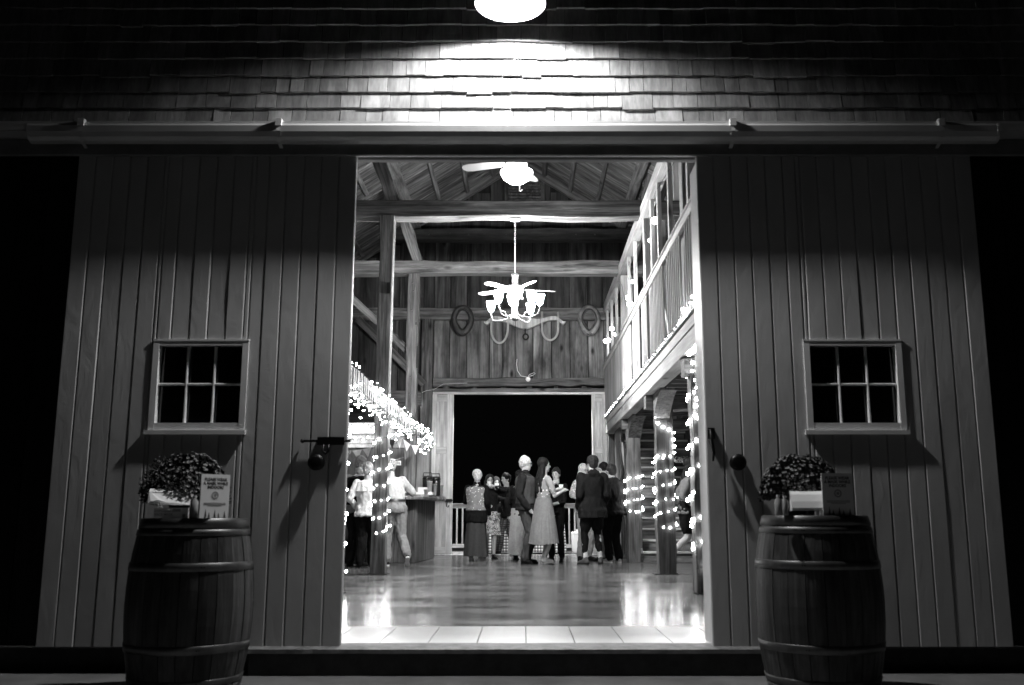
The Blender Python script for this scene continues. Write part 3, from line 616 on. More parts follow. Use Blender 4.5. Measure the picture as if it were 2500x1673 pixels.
# ------------------------------------------------------------------ chandelier fan and bowl-light fan
ch = thing('chandelier_fan', 'ornate ceiling fan chandelier with glowing tulip cups hanging from the tie beam', 'chandelier', (-.14, 13.32, 5.07))
def cz(z): return z - 5.07
MB().lathe([(.02, cz(5.03)), (.075, cz(5.045)), (.085, cz(5.07)), (.02, cz(5.072))], n=20).build('canopy', M['white'], ch, True)
for k in range(11): 
    MB().tube([(.011 * math.cos(a) * (1 if k % 2 else 0), .011 * math.cos(a) * (0 if k % 2 else 1), cz(5.01 - .034 * k) + .022 * math.sin(a)) for a in [i * math.pi / 5 for i in range(10)]], .003, 4, True).build('chain_link', M['white'], ch)
MB().tube([(0, 0, cz(4.64)), (0, 0, cz(4.24))], .009).build('rod', M['white'], ch)
MB().lathe([(.02, cz(4.25)), (.055, cz(4.23)), (.045, cz(4.19)), (.045, cz(4.09)), (.1, cz(4.06)), (.12, cz(4.02)), (.12, cz(3.97)), (.08, cz(3.93)), (.03, cz(3.9)), (.03, cz(3.7)), (.05, cz(3.66)), (.03, cz(3.62)), (.07, cz(3.58)), (.05, cz(3.555)), (.01, cz(3.54))], n=20).build('motor', M['blade'], ch, True)
for k in range(5):
    a = R(10 + 72 * k); mx = RZ(a)
    prof_ = [(.14, .03), (.2, .04), (.5, .055), (.57, .045), (.6, .02)]
    vs = []; 
    for r_, w_ in prof_: vs += [mx @ Vector((r_, -w_, cz(4.0) - w_ * .2)), mx @ Vector((r_, w_, cz(4.0) + w_ * .2)), mx @ Vector((r_, w_, cz(4.008) + w_ * .2)), mx @ Vector((r_, -w_, cz(4.008) - w_ * .2))]
    MB().rings([vs[i:i + 4] for i in range(0, 20, 4)]).build('blade', M['blade'], ch)
for k in range(8):
    a = R(12 + 45 * k); r1 = .42 if k % 2 else .24; zc_ = 3.8 if k % 2 else 3.9; c_, s_ = math.cos(a), math.sin(a)
    pts = [(.03, 3.64), (.12, 3.6), (r1 * .6, zc_ - .23), (r1 * .9, zc_ - .21), (r1, zc_ - .13), (r1, zc_ - .08)]
    MB().tube([(q * c_, q * s_, cz(z)) for q, z in pts], .0055, 6).build('arm', M['arm'], ch, True)
    MB().lathe([(.015, cz(zc_ - .08)), (.03, cz(zc_ - .065)), (.05, cz(zc_ - .02)), (.057, cz(zc_ + .03)), (.068, cz(zc_ + .075)), (.05, cz(zc_ + .06))], (r1 * c_, r1 * s_, 0), 12).build('lamp_cup', M['cup'], ch, True)
dl = thing('barn_lamp', 'white shaded lamp outside over the far doorway lighting the deck', 'lamp', (.1, 20.17, 3.47))
MB().lathe(pr, (0, 0, 0), 24, caps=False).build('shade', M['white'], dl, True); MB().ell((0, 0, .11), (.033, .033, .045), 10, 6).build('bulb', M['cup2'], dl, True)
MB().tube([(0, 0, .2), (0, 0, .35), (0, -.1, .42), (0, -.22, .36)], .012, 6).build('gooseneck', M['white'], dl, True)
fn = thing('ceiling_fan', 'near ceiling fan with a glowing white bowl light at the top of the doorway', 'ceiling fan', (-.09, 10.06, 4.62))
MB().lathe([(.01, -.19), (.08, -.18), (.15, -.13), (.18, -.07), (.18, -.05), (.02, -.04)], n=28).build('bowl', M['bowl'], fn, True)
MB().lathe([(.06, -.04), (.12, .0), (.12, .1), (.05, .16), (.02, .17), (.02, .42), (.07, .44), (.07, .46)], n=20).build('motor', M['white'], fn, True)
for k in range(4):
    mx = RZ(R(162 + 90 * k)); vs = []
    for r_, w_ in [(.14, .04), (.2, .06), (.55, .075), (.62, .06), (.65, .02)]: vs += [mx @ Vector((r_, -w_, .06 - w_ * .2)), mx @ Vector((r_, w_, .06 + w_ * .2)), mx @ Vector((r_, w_, .068 + w_ * .2)), mx @ Vector((r_, -w_, .068 - w_ * .2))]
    MB().rings([vs[i:i + 4] for i in range(0, 20, 4)]).build('blade', M['cloth'], fn)
MB().tube([(.03, -.05, -.17), (.035, -.05, -.26), (.03, -.05, -.29), (.045, -.05, -.295), (.065, -.05, -.28)], .006).build('pull_chain', M['white'], fn, True)

# ------------------------------------------------------------------ wall ornaments
def collar(x, lab, mat, rot=0):
    o = thing('horse_collar', lab, 'horse collar', (x, 19.6, 4.85), 0)
    pts = []
    for i in range(28):
        a = 2 * math.pi * i / 28; w = .185 * (1 - .32 * max(0, -math.sin(a)) ** 1.3); pts.append(Vector((w * math.cos(a), -.02 * abs(math.cos(a)), .27 * math.sin(a) + .01)))
    rad = [.06 + .02 * max(0, -math.sin(2 * math.pi * i / 28)) for i in range(28)]
    MB().tube(pts, rad, 10, True).build('pad', mat, o, True)
    MB().tube([Vector((p.x * .84, -.075, p.z * .86)) for p in pts], .016, 6, True).build('roll', M['leather'] if mat is not M['leather'] else M['bar'], o, True)
    MB().tube([(-.05, -.06, -.29), (0, -.09, -.33), (.05, -.06, -.29)], .012).build('strap', M['leather'], o, True)
collar(-1.31, 'dark leather horse collar hung left of the chandelier on the far wall', M['leather'])
collar(1.36, 'paler leather horse collar hung at the right end of the far wall', plain('collar_hide', .15, .5, var=.5, scale=8, bstr=.4))
yk = thing('ox_yoke', 'pale wooden double ox yoke with two bows on the far wall', 'yoke', (0, 19.6, 4.8))
up_, lo_ = [], []
for i in range(41):
    t = -1 + 2 * i / 40; x = .86 * t; mid = .13 * math.exp(-(t / .42) ** 2)
    zt = 4.93 - .05 * (1 - abs(t)) - (.12 * max(0, abs(t) - .78) / .22) + .02 * math.cos(t * 9); zb = 4.86 - mid * 1.55 - .13 * math.exp(-((abs(t) - .93) / .09) ** 2) * .9 + .01
    up_.append((x, max(zt, zb + .02))); lo_.append((x, zb))
rs = [[Vector((a[0], 19.53, a[1])), Vector((a[0], 19.65, a[1])), Vector((b[0], 19.65, b[1])), Vector((b[0], 19.53, b[1]))] for a, b in zip(up_, lo_)]
MB().rings(rs).build('beam', M['palewood'], yk, mw=Matrix())
for (c, w, zb) in ((-.53, .175, 4.36), (.535, .17, 4.42)):
    pts = [Vector((c - w, 19.55, 5.03))] + [Vector((c - w * math.cos(a), 19.55, 4.66 - (4.66 - zb) * math.sin(a))) for a in [math.pi * i / 14 for i in range(15)]] + [Vector((c + w, 19.55, 5.03))]
    MB().tube(pts, .024, 8).build('bow', M['bow'], yk, True, mw=Matrix())
MB().tube([Vector((.02 + .055 * math.cos(a), 19.58, 4.5 + .06 * math.sin(a))) for a in [2 * math.pi * i / 16 for i in range(16)]], .018, 8, True).tube([(.01, 19.58, 4.68), (.01, 19.57, 4.56)], .012).build('ring', M['iron'], yk, True, mw=Matrix())
for x in (-.2, .32): MB().box((x, 19.525, 4.68), (x + .012, 19.655, 4.88)).build('iron_band', M['iron'], yk, mw=Matrix())
o = thing('alarm_disc', 'small white round alarm with looped cord on the far door header', 'alarm', (.07, 19.6, 3.58))
MB().lathe([(.05, 0), (.05, .02), (.035, .03)], (.07, 19.6, 3.6), 16, RX(R(90)).to_3x3()).build('body', M['white'], o, mw=Matrix())
MB().tube([(.07, 19.6, 3.64), (-.08, 19.6, 3.67), (-.15, 19.6, 3.78), (-.17, 19.6, 3.92), (-.16, 19.62, 4.03)], .007).tube([(.07, 19.6, 3.65), (.1, 19.6, 3.7), (.2, 19.6, 3.74), (.22, 19.6, 3.72), (.17, 19.6, 3.68), (.09, 19.6, 3.66)], .006).build('cord', M['white'], o, True, mw=Matrix())

# ------------------------------------------------------------------ deck furniture
rl = thing('deck_railing', 'pale wooden railing round the deck beyond the far doorway', 'railing', (0, 22.3, 0))
timber('top_rail', (-3, 22.3, 1.01), (3, 22.3, 1.01), .09, .04, M['deckm'], rl, up=(0, 1, 0)); timber('cap', (-3, 22.28, 1.065), (3, 22.28, 1.065), .02, .13, M['deckm'], rl, up=(0, 1, 0)); timber('bottom_rail', (-3, 22.3, .11), (3, 22.3, .11), .09, .04, M['deckm'], rl, up=(0, 1, 0))
for k in range(46): timber('baluster', (-2.86 + .13 * k - .01, 22.3, .155), (-2.86 + .13 * k - .01, 22.3, .965), .036, .036, M['deckm'], rl)
tb = thing('folding_table', 'long folding table under the gingham cloth on the deck', 'table', (.05, 21.15, 0))
MB().box((-.78, -.36, .7), (.78, .36, .735)).build('table_top', M['plastic'], tb)
for a in (-.68, .68):
    for b in (-.3, .3): timber('leg', (a, b, -.02), (a, b, .7), .03, .03, M['iron'], tb, local=True)
tc_ = MB(); rs = []
prm = []
for i in range(25): prm.append((-.8 + 1.6 * i / 24, -.38))
for i in range(1, 9): prm.append((.8, -.38 + .76 * i / 8))
for i in range(1, 25): prm.append((.8 - 1.6 * i / 24, .38))
for i in range(1, 8): prm.append((-.8, .38 - .76 * i / 8))
for j in range(8):
    t = j / 7; rs.append([Vector((x * (1 + .0 * t) + math.copysign(.05 * t * (abs(x) > .7), x), y + math.copysign(.02 + .02 * math.sin(x * 17 + y * 9), y) * t, .742 - .72 * t)) for x, y in prm])
tc_.rings(rs, True, False); tc_.add([(x, y, .742) for x, y in prm], [tuple(range(len(prm)))])
o = tc_.build('tablecloth', gingham('gingham_cloth', .062), None, mw=T((.05, 21.15, 0))); tag(o, 'black and white gingham tablecloth reaching the deck boards', 'tablecloth')
for i, (x, y) in enumerate(((-.6, 20.9), (-.52, 20.95), (-.44, 20.88))): cup(x, y, .745, ('left', 'middle', 'right')[i] + ' of three pale cups on the gingham table', .1, .04, 'cups on the gingham table')
co = thing('drinks_cooler', 'white plastic drinks cooler on the deck by the railing', 'cooler', (1.25, 21.3, -.02))
MB().rings([[Vector((x * w, y * w * .8, z)) for x, y in ((-.22, -.17), (-.17, -.22), (.17, -.22), (.22, -.17), (.22, .17), (.17, .22), (-.17, .22), (-.22, .17))] for w, z in ((.85, .02), (.93, .05), (1.0, .2), (1.02, .38), (1.0, .4))]).build('body', M['plastic'], co)
MB().rings([[Vector((x * w, y * w * .8, z)) for x, y in ((-.22, -.17), (-.17, -.22), (.17, -.22), (.22, -.17), (.22, .17), (.17, .22), (-.17, .22), (-.22, .17))] for w, z in ((1.04, .405), (1.04, .45), (.9, .47))]).box((-.12, -.1, .47), (.12, .1, .52)).build('lid', M['plastic'], co)
MB().box((-.23, -.02, .3), (-.21, .02, .42)).box((.21, -.02, .3), (.23, .02, .42)).build('handle', M['white'], co); MB().box((.02, -.19, .08), (.1, -.17, .12)).build('tap', M['white'], co)

# ------------------------------------------------------------------ barrels and what stands on them
def barrel(x, y, top, rb, rt, lab, ns=22, rot=0):
    zb = -.16; H = top - zb; o = thing('wine_barrel', lab, 'barrel', (x, y, zb), rot)
    def rad(t): return rt + (rb - rt) * (1 - (2 * t - 1) ** 2)
    for k in range(ns):
        a0, a1 = 2 * math.pi * k / ns + .006, 2 * math.pi * (k + 1) / ns - .006; rs = []; dr = rnd.uniform(-.0015, .0015)
        for i in range(11):
            t = i / 10; r = rad(t) + dr; q = []
            for a in (a0, (a0 + a1) / 2, a1): q.append(Vector((r * math.cos(a), r * math.sin(a), H * t)))
            for a in (a1, (a0 + a1) / 2, a0): q.append(Vector(((r - .025) * math.cos(a), (r - .025) * math.sin(a), H * t)))
            rs.append(q)
        MB().rings(rs).build('stave', M['stave'], o)
    MB().lathe([(rt - .022, H - .03), (rt - .022, H - .012), (.01, H - .012)], n=40).build('head', M['stave'], o)
    MB().lathe([(rt + .001, H - .008), (rt - .03, H - .004)], n=40, caps=False).build('rim', M['stave'], o)
    for t0, wd in ((.972, .052), (.918, .034), (.725, .045), (.27, .045), (.085, .034), (.03, .05)):
        pr_ = []
        for s_ in (-1, 1): t = t0 + s_ * wd / 2 / H; pr_.append((rad(min(max(t, 0), 1)) + .0045, H * t))
        rs = [(pr_[0][0] - .004, pr_[0][1]), (pr_[0][0], pr_[0][1] + .002), (pr_[1][0], pr_[1][1] - .002), (pr_[1][0] - .004, pr_[1][1])]
        MB().lathe(rs, n=48, caps=False).build('hoop', M['hoop'], o, True)
        a = R(-62 if x < 0 else -118) - rot
        for dd in (-.02, .02):
            MB().ell(((rad(t0) + .006) * math.cos(a + dd), (rad(t0) + .006) * math.sin(a + dd), H * t0), (.005, .005, .004), 6, 4).build('rivet', M['iron'], o)
    return o
barrel(-1.855, 5.42, .77, .34, .28, 'dark oak wine barrel carrying the mask sign left of the doorway', rot=.3)
barrel(1.63, 5.42, .785, .345, .283, 'shadowed oak wine barrel right of the doorway', rot=1.1)
def mum(x, y, z, lab, r=.21, seed=1):
    g = random.Random(seed); o = thing('mum_plant', lab, 'potted mum', (x, y, z))
    MB().lathe([(.07, 0), (.095, .12), (.1, .12), (.1, .135), (.085, .13)], n=20).build('pot', M['bar'], o, True)
    lf = MB(); ft = MB()
    for i in range(4600):
        u, v = g.random(), g.random(); th = 2 * math.pi * u; ph = math.acos(1 - 1.25 * v); rr = r * g.uniform(.72, 1.03) * (1 + .09 * math.sin(3 * th + seed) * math.sin(2 * ph))
        c = Vector((rr * math.sin(ph) * math.cos(th), rr * math.sin(ph) * math.sin(th) * .9, .14 + rr * math.cos(ph) * .92)); n_ = (c - Vector((0, 0, .08))).normalized()
        d = (n_ + Vector((g.uniform(-.8, .8), g.uniform(-.8, .8), g.uniform(-.8, .5)))).normalized(); s_ = d.cross(Vector((g.random(), g.random(), g.random()))).normalized() * g.uniform(.005, .009); L = d * g.uniform(.014, .026)
        lf.add([c, c + L * .5 + s_, c + L, c + L * .5 - s_], [(0, 1, 2, 3)])
    for i in range(420):
        th = 2 * math.pi * g.random(); ph = math.acos(1 - 1.05 * g.random()); rr = r * g.uniform(.98, 1.08) * (1 + .09 * math.sin(3 * th + seed) * math.sin(2 * ph))
        c = Vector((rr * math.sin(ph) * math.cos(th), rr * math.sin(ph) * math.sin(th) * .9, .145 + rr * math.cos(ph) * .92)); n_ = (c - Vector((0, 0, .1))).normalized(); t1 = n_.orthogonal().normalized(); t2 = n_.cross(t1); R_ = g.uniform(.007, .012)
        for k in range(9):
            a = 2 * math.pi * k / 9; d1 = t1 * math.cos(a) + t2 * math.sin(a); d2 = t1 * math.cos(a + .35) + t2 * math.sin(a + .35); d3 = t1 * math.cos(a - .35) + t2 * math.sin(a - .35)
            ft.add([c, c + d3 * R_ * .7 + n_ * .004, c + d1 * R_ + n_ * .007, c + d2 * R_ * .7 + n_ * .004], [(0, 1, 2, 3)])
    tag(lf.build('foliage', M['leafg'], o), kind='stuff'); tag(ft.build('blossoms', M['petal'], o), kind='stuff')
mum(-1.93, 5.45, .765, 'round chrysanthemum bush with small blossoms on the left barrel', .232, 3)
mum(1.56, 5.45, .78, 'looser chrysanthemum bush on the right barrel behind the white box', .205, 9)
# signs
def sign(x, y, z, rz, w, h, lab, ink):
    o = thing('mask_sign', lab, 'sign', (x, y, z), rz); MB().box((-w / 2, 0, 0), (w / 2, .006, h)).build('board', M['card'], o); B = WM[o.name]
    def tx(s_, sz, zz, bold=0): text(s_, sz, ink, o, B @ T((0, -.0008, zz)) @ RX(R(90)), bold=bold)
    tx('PLEASE WEAR', w * .125, h * .88, .0006); tx('A MASK WHILE', w * .125, h * .79, .0006); tx('INDOORS', w * .125, h * .70, .0006)
    MB().lathe([(w * .12, 0), (w * .12, .0012), (w * .08, .0012), (w * .08, 0)], (0, -.0002, h * .52), 24, RX(R(90)).to_3x3(), caps=False).lathe([(w * .05, 0), (w * .05, .0012)], (0, -.0002, h * .52), 16, RX(R(90)).to_3x3()).build('emblem', M['grey'], o)
    for q in range(3): MB().box((-w * (.38 - .14 * (q == 2)), -.001, h * (.335 - .03 * q)), (w * (.38 - .14 * (q == 2)), -.0004, h * (.35 - .03 * q))).build('small_print', M['grey'], o)
    for i, (a, hh) in enumerate(((-.3, .19), (-.18, .12), (.02, .18), (.15, .11), (.36, .15))):
        t_ = MB()
        for k in range(4):
            z0 = h * .01 + hh * h * k / 4.4; ww = w * .05 * (1 - k / 4.6); t_.add([(w * a - ww, -.0008, z0), (w * a + ww, -.0008, z0), (w * a, -.0008, z0 + hh * h / 2.6)], [(0, 1, 2)])
        t_.build('tree_print', ink, o)
sign(-1.68, 5.2, .77, R(48), .172, .235, 'white card sign asking guests to wear a mask on the left barrel', M['ink'])
sign(1.69, 5.17, .785, R(9), .178, .225, 'mask sign in shadow with its face dark on the right barrel', M['ink'])
# white boxes, bottles
o = thing('tissue_box', 'torn white cardboard mask dispenser box under the left mum', 'box', (-1.92, 5.2, .845), R(18))
MB().add([(-.115, 0, .0), (-.1, 0, .015), (-.06, 0, .022), (-.02, 0, .01), (.03, 0, -.005), (.115, 0, -.005), (.115, .05, .07), (-.115, .05, .07), (-.115, .05, 0), (.115, .05, -.005), (.115, .09, .075), (-.115, .09, .075)], [(0, 1, 2, 3, 4, 5, 6, 7), (9, 8, 11, 10), (7, 6, 10, 11), (0, 7, 11, 8), (6, 5, 9, 10), (0, 8, 9, 5, 4, 3, 2, 1)]).build('carton', M['card'], o)
MB().add([(-.115, .044, .066), (.115, .044, .066), (.112, .085, .085), (-.112, .085, .085)], [(0, 1, 2, 3)]).build('flap', M['card'], o)
timber('prop', (-.03, .03, -.066), (-.06, .02, .01), .02, .01, M['card'], o, local=True)
o = thing('mask_box', 'small white box of disposable face masks on the left barrel', 'box', (-1.9, 5.16, .77), R(12))
MB().box((-.085, 0, 0), (.085, .07, .055)).build('carton', M['card'], o); B = WM[o.name]
text('DISPOSABLE', .018, M['grey'], o, B @ T((-.035, -.001, .038)) @ RX(R(90)), bold=.0003); text('FACE MASK', .018, M['grey'], o, B @ T((-.035, -.001, .019)) @ RX(R(90)), bold=.0003)
MB().box((.012, -.0008, .034), (.05, 0, .05)).box((.06, -.0008, .006), (.075, 0, .022)).build('print_patch', M['grey'], o)
def bottle(x, y, z, lab, h=.12, r=.02):
    o = thing('sanitizer_bottle', lab, 'bottle', (x, y, z)); MB().lathe([(r * .9, 0), (r, .005), (r, h * .75), (r * .45, h * .85), (r * .45, h * .9)], n=16).build('body', M['sanit'], o, True)
    MB().lathe([(r * .5, h * .9), (r * .5, h), (r * .3, h)], n=12).build('cap', M['white'], o)
bottle(-1.79, 5.2, .77, 'clear sanitizer bottle between the boxes and the lit sign', .12, .022)
bottle(1.37, 5.18, .785, 'clear sanitizer bottle at the left edge of the right barrel', .11, .02)
bottle(1.415, 5.22, .785, 'second clear bottle touching the white box on the right barrel', .105, .018)
o = thing('tissue_box', 'bright white rounded box in front of the right mum', 'box', (1.55, 5.2, .81), R(-8))
pf = [(0, 0), (-.012, .015), (.002, .05), (.025, .088), (.05, .105), (.09, .108), (.095, 0)]
MB().rings([[Vector((x, y, z)) for y, z in pf] for x in (-.1, .1)]).build('carton', M['card'], o); MB().box((-.015, -.004, -.022), (.015, .05, 0)).build('foot', M['black'], o)

# ------------------------------------------------------------------ people
def remesh(mb, vox, name, mat, parent, fold=0., smooth=2, seed=0):
    me = mb.mesh('tmp'); o = bpy.data.objects.new('tmp', me); COL.objects.link(o)
    r = o.modifiers.new('r', 'REMESH'); r.mode = 'VOXEL'; r.voxel_size = vox
    s_ = o.modifiers.new('s', 'SMOOTH'); s_.factor = .5; s_.iterations = smooth
    dg = bpy.context.evaluated_depsgraph_get(); nm = bpy.data.meshes.new_from_object(o.evaluated_get(dg)); bpy.data.objects.remove(o); bpy.data.meshes.remove(me)
    if fold:
        sv = Vector((seed * 3.1, seed * 1.7, seed))
        nv = [(v.co + v.normal * (fold * noise.noise(Vector((v.co.x * 13, v.co.y * 13, v.co.z * 6)) + sv) + fold * .6 * noise.noise(Vector((v.co.x * 30, v.co.y * 30, v.co.z * 17)) + sv))) for v in nm.vertices]
        for v, c in zip(nm.vertices, nv): v.co = c
    nm.name = name; nm.materials.clear(); nm.materials.append(mat); nm.shade_smooth()
    return place(bpy.data.objects.new(name, nm), parent, WM[parent.name])
def cap(mb, p0, p1, r0, r1, n=10):
    p0, p1 = Vector(p0), Vector(p1); d = (p1 - p0); L = max(d.length, 1e-4); d /= L
    pts = [p0 - d * r0 * .95, p0 - d * r0 * .7, p0, p1, p1 + d * r1 * .7, p1 + d * r1 * .95]; mb.tube(pts, [r0 * .3, r0 * .71, r0, r1, r1 * .71, r1 * .3], n)
def ik(a, b, l1, l2, hint):
    a, b, hint = Vector(a), Vector(b), Vector(hint); d = b - a; L = min(d.length, (l1 + l2) * .998); u = d.normalized(); b2 = a + u * L
    c = (l1 * l1 - l2 * l2 + L * L) / (2 * L); h = math.sqrt(max(l1 * l1 - c * c, 0)); hv = hint - u * hint.dot(u); hv = hv.normalized() if hv.length > 1e-6 else Vector((0, -1, 0))
    return a + u * c + hv * h, b2
def person(label, x, y, rot, h, lean=(0, 0), head=(0, 0), larm=None, rarm=None, lfoot=None, rfoot=None, top=None, bottom=None, skirt=None, shoes=.03, hair=('short', .03), extras=(), z0=0, slim=1., skin=None):
    """local frame: faces -Y, its left hand is at +X"""
    s = h / 1.75; o = thing('person', label, 'person', (x, y, z0), R(rot)); V = Vector; sk = skin or M['skin']
    k = slim; pel = V((0, 0, .94)); nk = V((lean[0], lean[1], 1.455 - .5 * (lean[0] ** 2 + lean[1] ** 2)))
    lerp = lambda t: pel.lerp(nk, t)
    def ring(t, rx, ry, n=16, g=0): c = lerp(t); return [(c + V(((rx * k + g) * math.cos(2 * math.pi * i / n), (ry * k + g) * math.sin(2 * math.pi * i / n), 0))) * s for i in range(n)]
    TR = [(-.18, .14, .1), (-.05, .172, .12), (.05, .168, .118), (.25, .138, .102), (.5, .155, .115), (.75, .172, .118), (.9, .16, .1), (.97, .1, .08), (1.02, .055, .055)]
    sh = {1: nk + V((.175 * k, 0, -.065)), -1: nk + V((-.175 * k, 0, -.065))}; hip = {1: V((.085, 0, .92)), -1: V((-.085, 0, .92))}
    arms = {1: larm or ((.26, -.02, .87), (.3, .8, 0)), -1: rarm or ((-.26, -.02, .87), (-.3, .8, 0))}; feet = {1: lfoot or (.1, 0, .085), -1: rfoot or (-.1, 0, .085)}
    J = {}
    for q in (1, -1):
        el, wr = ik(sh[q], V(arms[q][0]), .29, .265, arms[q][1]); kn, an = ik(hip[q], V(feet[q][:3]), .43, .425, (0, -1, 0)); J[q] = (el, wr, kn, an)
    b = MB(); b.rings([ring(*t) for t in TR]); hc = nk + V((lean[0] * .12, lean[1] * .12 - .015, .165)); HM = T(hc * s) @ RZ(R(head[0])) @ RX(R(head[1]))
    H3 = HM.to_3x3()
    def hp(p): return HM @ (V(p) * s)
    cap(b, nk * s, hp((0, .01, -.07)), .062 * s, .057 * s)
    b.ell(hp((0, .008, .02)), (.073 * s, .092 * s, .105 * s), 16, 10, H3); b.ell(hp((0, -.022, -.05)), (.055 * s, .062 * s, .06 * s), 12, 8, H3); b.ell(hp((0, -.06, -.085)), (.025 * s, .022 * s, .02 * s), 8, 6, H3)
    b.ell(hp((0, -.093, -.012)), (.013 * s, .018 * s, .024 * s), 8, 6, H3); b.ell(hp((0, -.07, .04)), (.05 * s, .022 * s, .012 * s), 8, 6, H3)
    for q in (1, -1): b.ell(hp((q * .074, .015, -.008)), (.01 * s, .02 * s, .03 * s), 8, 6, H3)
    for q in (1, -1):
        el, wr, kn, an = J[q]; cap(b, sh[q] * s, el * s, .048 * s, .037 * s); cap(b, el * s, wr * s, .038 * s, .025 * s)
        d = (wr - el).normalized(); sd = d.cross(V((0, 1, 0)) if abs(d.y) < .8 else V((0, 0, 1))).normalized(); nr = d.cross(sd)
        palm = wr + d * .075; cap(b, (wr + d * .015) * s, palm * s, .028 * s, .034 * s, 8)
        for i, ln in enumerate((.065, .078, .072, .055)):
            p0 = palm + sd * (.027 - .018 * i) + d * .01; p1 = p0 + d * ln * .55 + nr * .006; p2 = p1 + (d * .6 + nr * .5).normalized() * ln * .5; cap(b, p0 * s, p1 * s, .0095 * s, .009 * s, 6); cap(b, p1 * s, p2 * s, .009 * s, .0075 * s, 6)
        cap(b, (wr + d * .03 + sd * .03) * s, (wr + d * .085 + sd * .058 + nr * .01) * s, .012 * s, .009 * s, 6)
        cap(b, hip[q] * s, kn * s, .082 * s * k, .055 * s); cap(b, kn * s, (kn.lerp(an, .35) + V((0, .01, 0))) * s, .056 * s, .052 * s); cap(b, kn.lerp(an, .35) * s, an * s, .052 * s, .036 * s)
        f = V(feet[q][3]) if len(feet[q]) > 3 else V((q * .25, -1, 0)); f = f.normalized()
        cap(b, (an + V((0, .01, -.045))) * s, (an + f * .13 + V((0, 0, -.05 if f.z > -.2 else 0))) * s, .036 * s, .026 * s, 8)
    remesh(b, .0095, 'body', sk, o)
    # face
    for q in (1, -1):
        MB().ell(hp((q * .029, -.083, .012)), (.012 * s, .005 * s, .006 * s), 8, 5, H3).build('eye', M['eye'], o); MB().ell(hp((q * .03, -.084, .034)), (.017 * s, .004 * s, .004 * s), 6, 4, H3).build('eyebrow', G(hair[1] * .7 + .02), o)
    if 'mask' not in extras: MB().ell(hp((0, -.083, -.055)), (.02 * s, .006 * s, .0055 * s), 8, 5, H3).build('mouth', M['mouth'], o)
    else: MB().ell(hp((0, -.058, -.045)), (.056 * s, .05 * s, .042 * s), 12, 8, H3).build('face_mask', G(.75), o, True)
    if 'glasses' in extras:
        g_ = MB()
        for q in (1, -1):
            g_.tube([hp((q * .032 + .022 * math.cos(a), -.102, .01 + .018 * math.sin(a))) for a in [2 * math.pi * i / 12 for i in range(12)]], .0028 * s, 4, True); g_.tube([hp((q * .054, -.1, .014)), hp((q * .08, -.02, .014)), hp((q * .078, .03, .0))], .0025 * s, 4)
        g_.tube([hp((-.01, -.105, .012)), hp((.01, -.105, .012))], .0025 * s, 4); g_.build('glasses', M['iron'], o)
    # hair
    kind, hcz = hair; hm = MB(); hk = 'hair_%.3f' % hcz
    if hk not in GREY: GREY[hk] = plain(hk.replace('.', '_'), hcz * (.8 if hcz > .2 else .35), .6, var=.6, scale=50, bstr=.9, spec=.1)
    hmat = GREY[hk]
    hm.ell(hp((0, .026, .045)), ((.096 if kind == 'short' else .09) * s, .103 * s, .099 * s), 16, 10, H3)
    if kind == 'short': hm.ell(hp((0, .05, .0)), (.084 * s, .066 * s, .09 * s), 12, 8, H3)
    if kind in ('long', 'bob', 'wavy'):
        hm.ell(hp((0, .04, -.01)), (.086 * s, .07 * s, .11 * s), 12, 8, H3); dl = {'bob': .08, 'wavy': .26, 'long': .36}[kind]
        for q in (-1, 0, 1):
            a = hp((q * .055, .035 + .02 * (q == 0), -.02)); e_ = (nk + V((q * .07, .075 + .03 * (q == 0), -dl + .1))) * s; m_ = a.lerp(e_, .5) + V((0, .02, 0)) * s; cap(hm, a, m_, .05 * s, .055 * s); cap(hm, m_, e_, .055 * s, .04 * s)
            if kind != 'long' and q: cap(hm, hp((q * .072, .0, -.0)), (nk + V((q * .1, -.04, -dl + .12))) * s, .026 * s, .03 * s)
    if kind == 'bun': hm.ell(hp((0, .1, .06)), (.045 * s, .045 * s, .045 * s), 10, 8, H3); hm.ell(hp((0, .05, .0)), (.07 * s, .055 * s, .08 * s), 12, 8, H3)
    if kind == 'ponytail': hm.ell(hp((0, .05, .01)), (.07 * s, .055 * s, .08 * s), 12, 8, H3); cap(hm, hp((0, .11, .05)), hp((0, .13, -.12)), .03 * s, .018 * s)
    remesh(hm, .0095, 'hair', hmat, o, .013, 0, x * 7)
    # clothes
    if top:
        m_, slv, hem, ease = top[:4]; tm = MB(); rg = []
        t0 = (hem - .94) / (1.455 - .94)
        ts = [t0 + (-.05 - t0) * i / 3 for i in range(3)] if t0 < -.05 else []
        for t in ts: c = pel + V((0, 0, t * .515)); rg.append([(c + V(((.178 * k + ease * 1.3) * math.cos(2 * math.pi * i / 16), (.125 * k + ease * 1.4) * math.sin(2 * math.pi * i / 16), 0))) * s for i in range(16)])
        for t, rx, ry in TR:
            if t > t0 and t >= -.06 and t < 1.0: rg.append(ring(t, rx, ry, 16, ease if t < .95 else ease * .6))
        rg.append(ring(1.0, .062, .062, 16, .004)); tm.rings(rg)
        for q in (1, -1):
            el, wr, kn, an = J[q]
            if slv > 0: cap(tm, sh[q] * s, sh[q].lerp(el, min(slv * 2, 1)) * s, (.05 + ease) * s, (.04 + ease * .8) * s)
            if slv > .5: cap(tm, el * s, el.lerp(wr, min((slv - .5) * 2, 1)) * s, (.039 + ease * .8) * s, (.028 + ease * .7) * s)
        if 'hood' in extras: tm.ell((nk + V((0, .1, -.02))) * s, (.1 * s, .065 * s, .085 * s)); tm.ell((nk + V((0, .02, .02))) * s, (.085 * s, .08 * s, .05 * s))
        if 'collar' in extras: tm.ell((nk + V((0, .0, .03))) * s, (.075 * s, .075 * s, .05 * s))
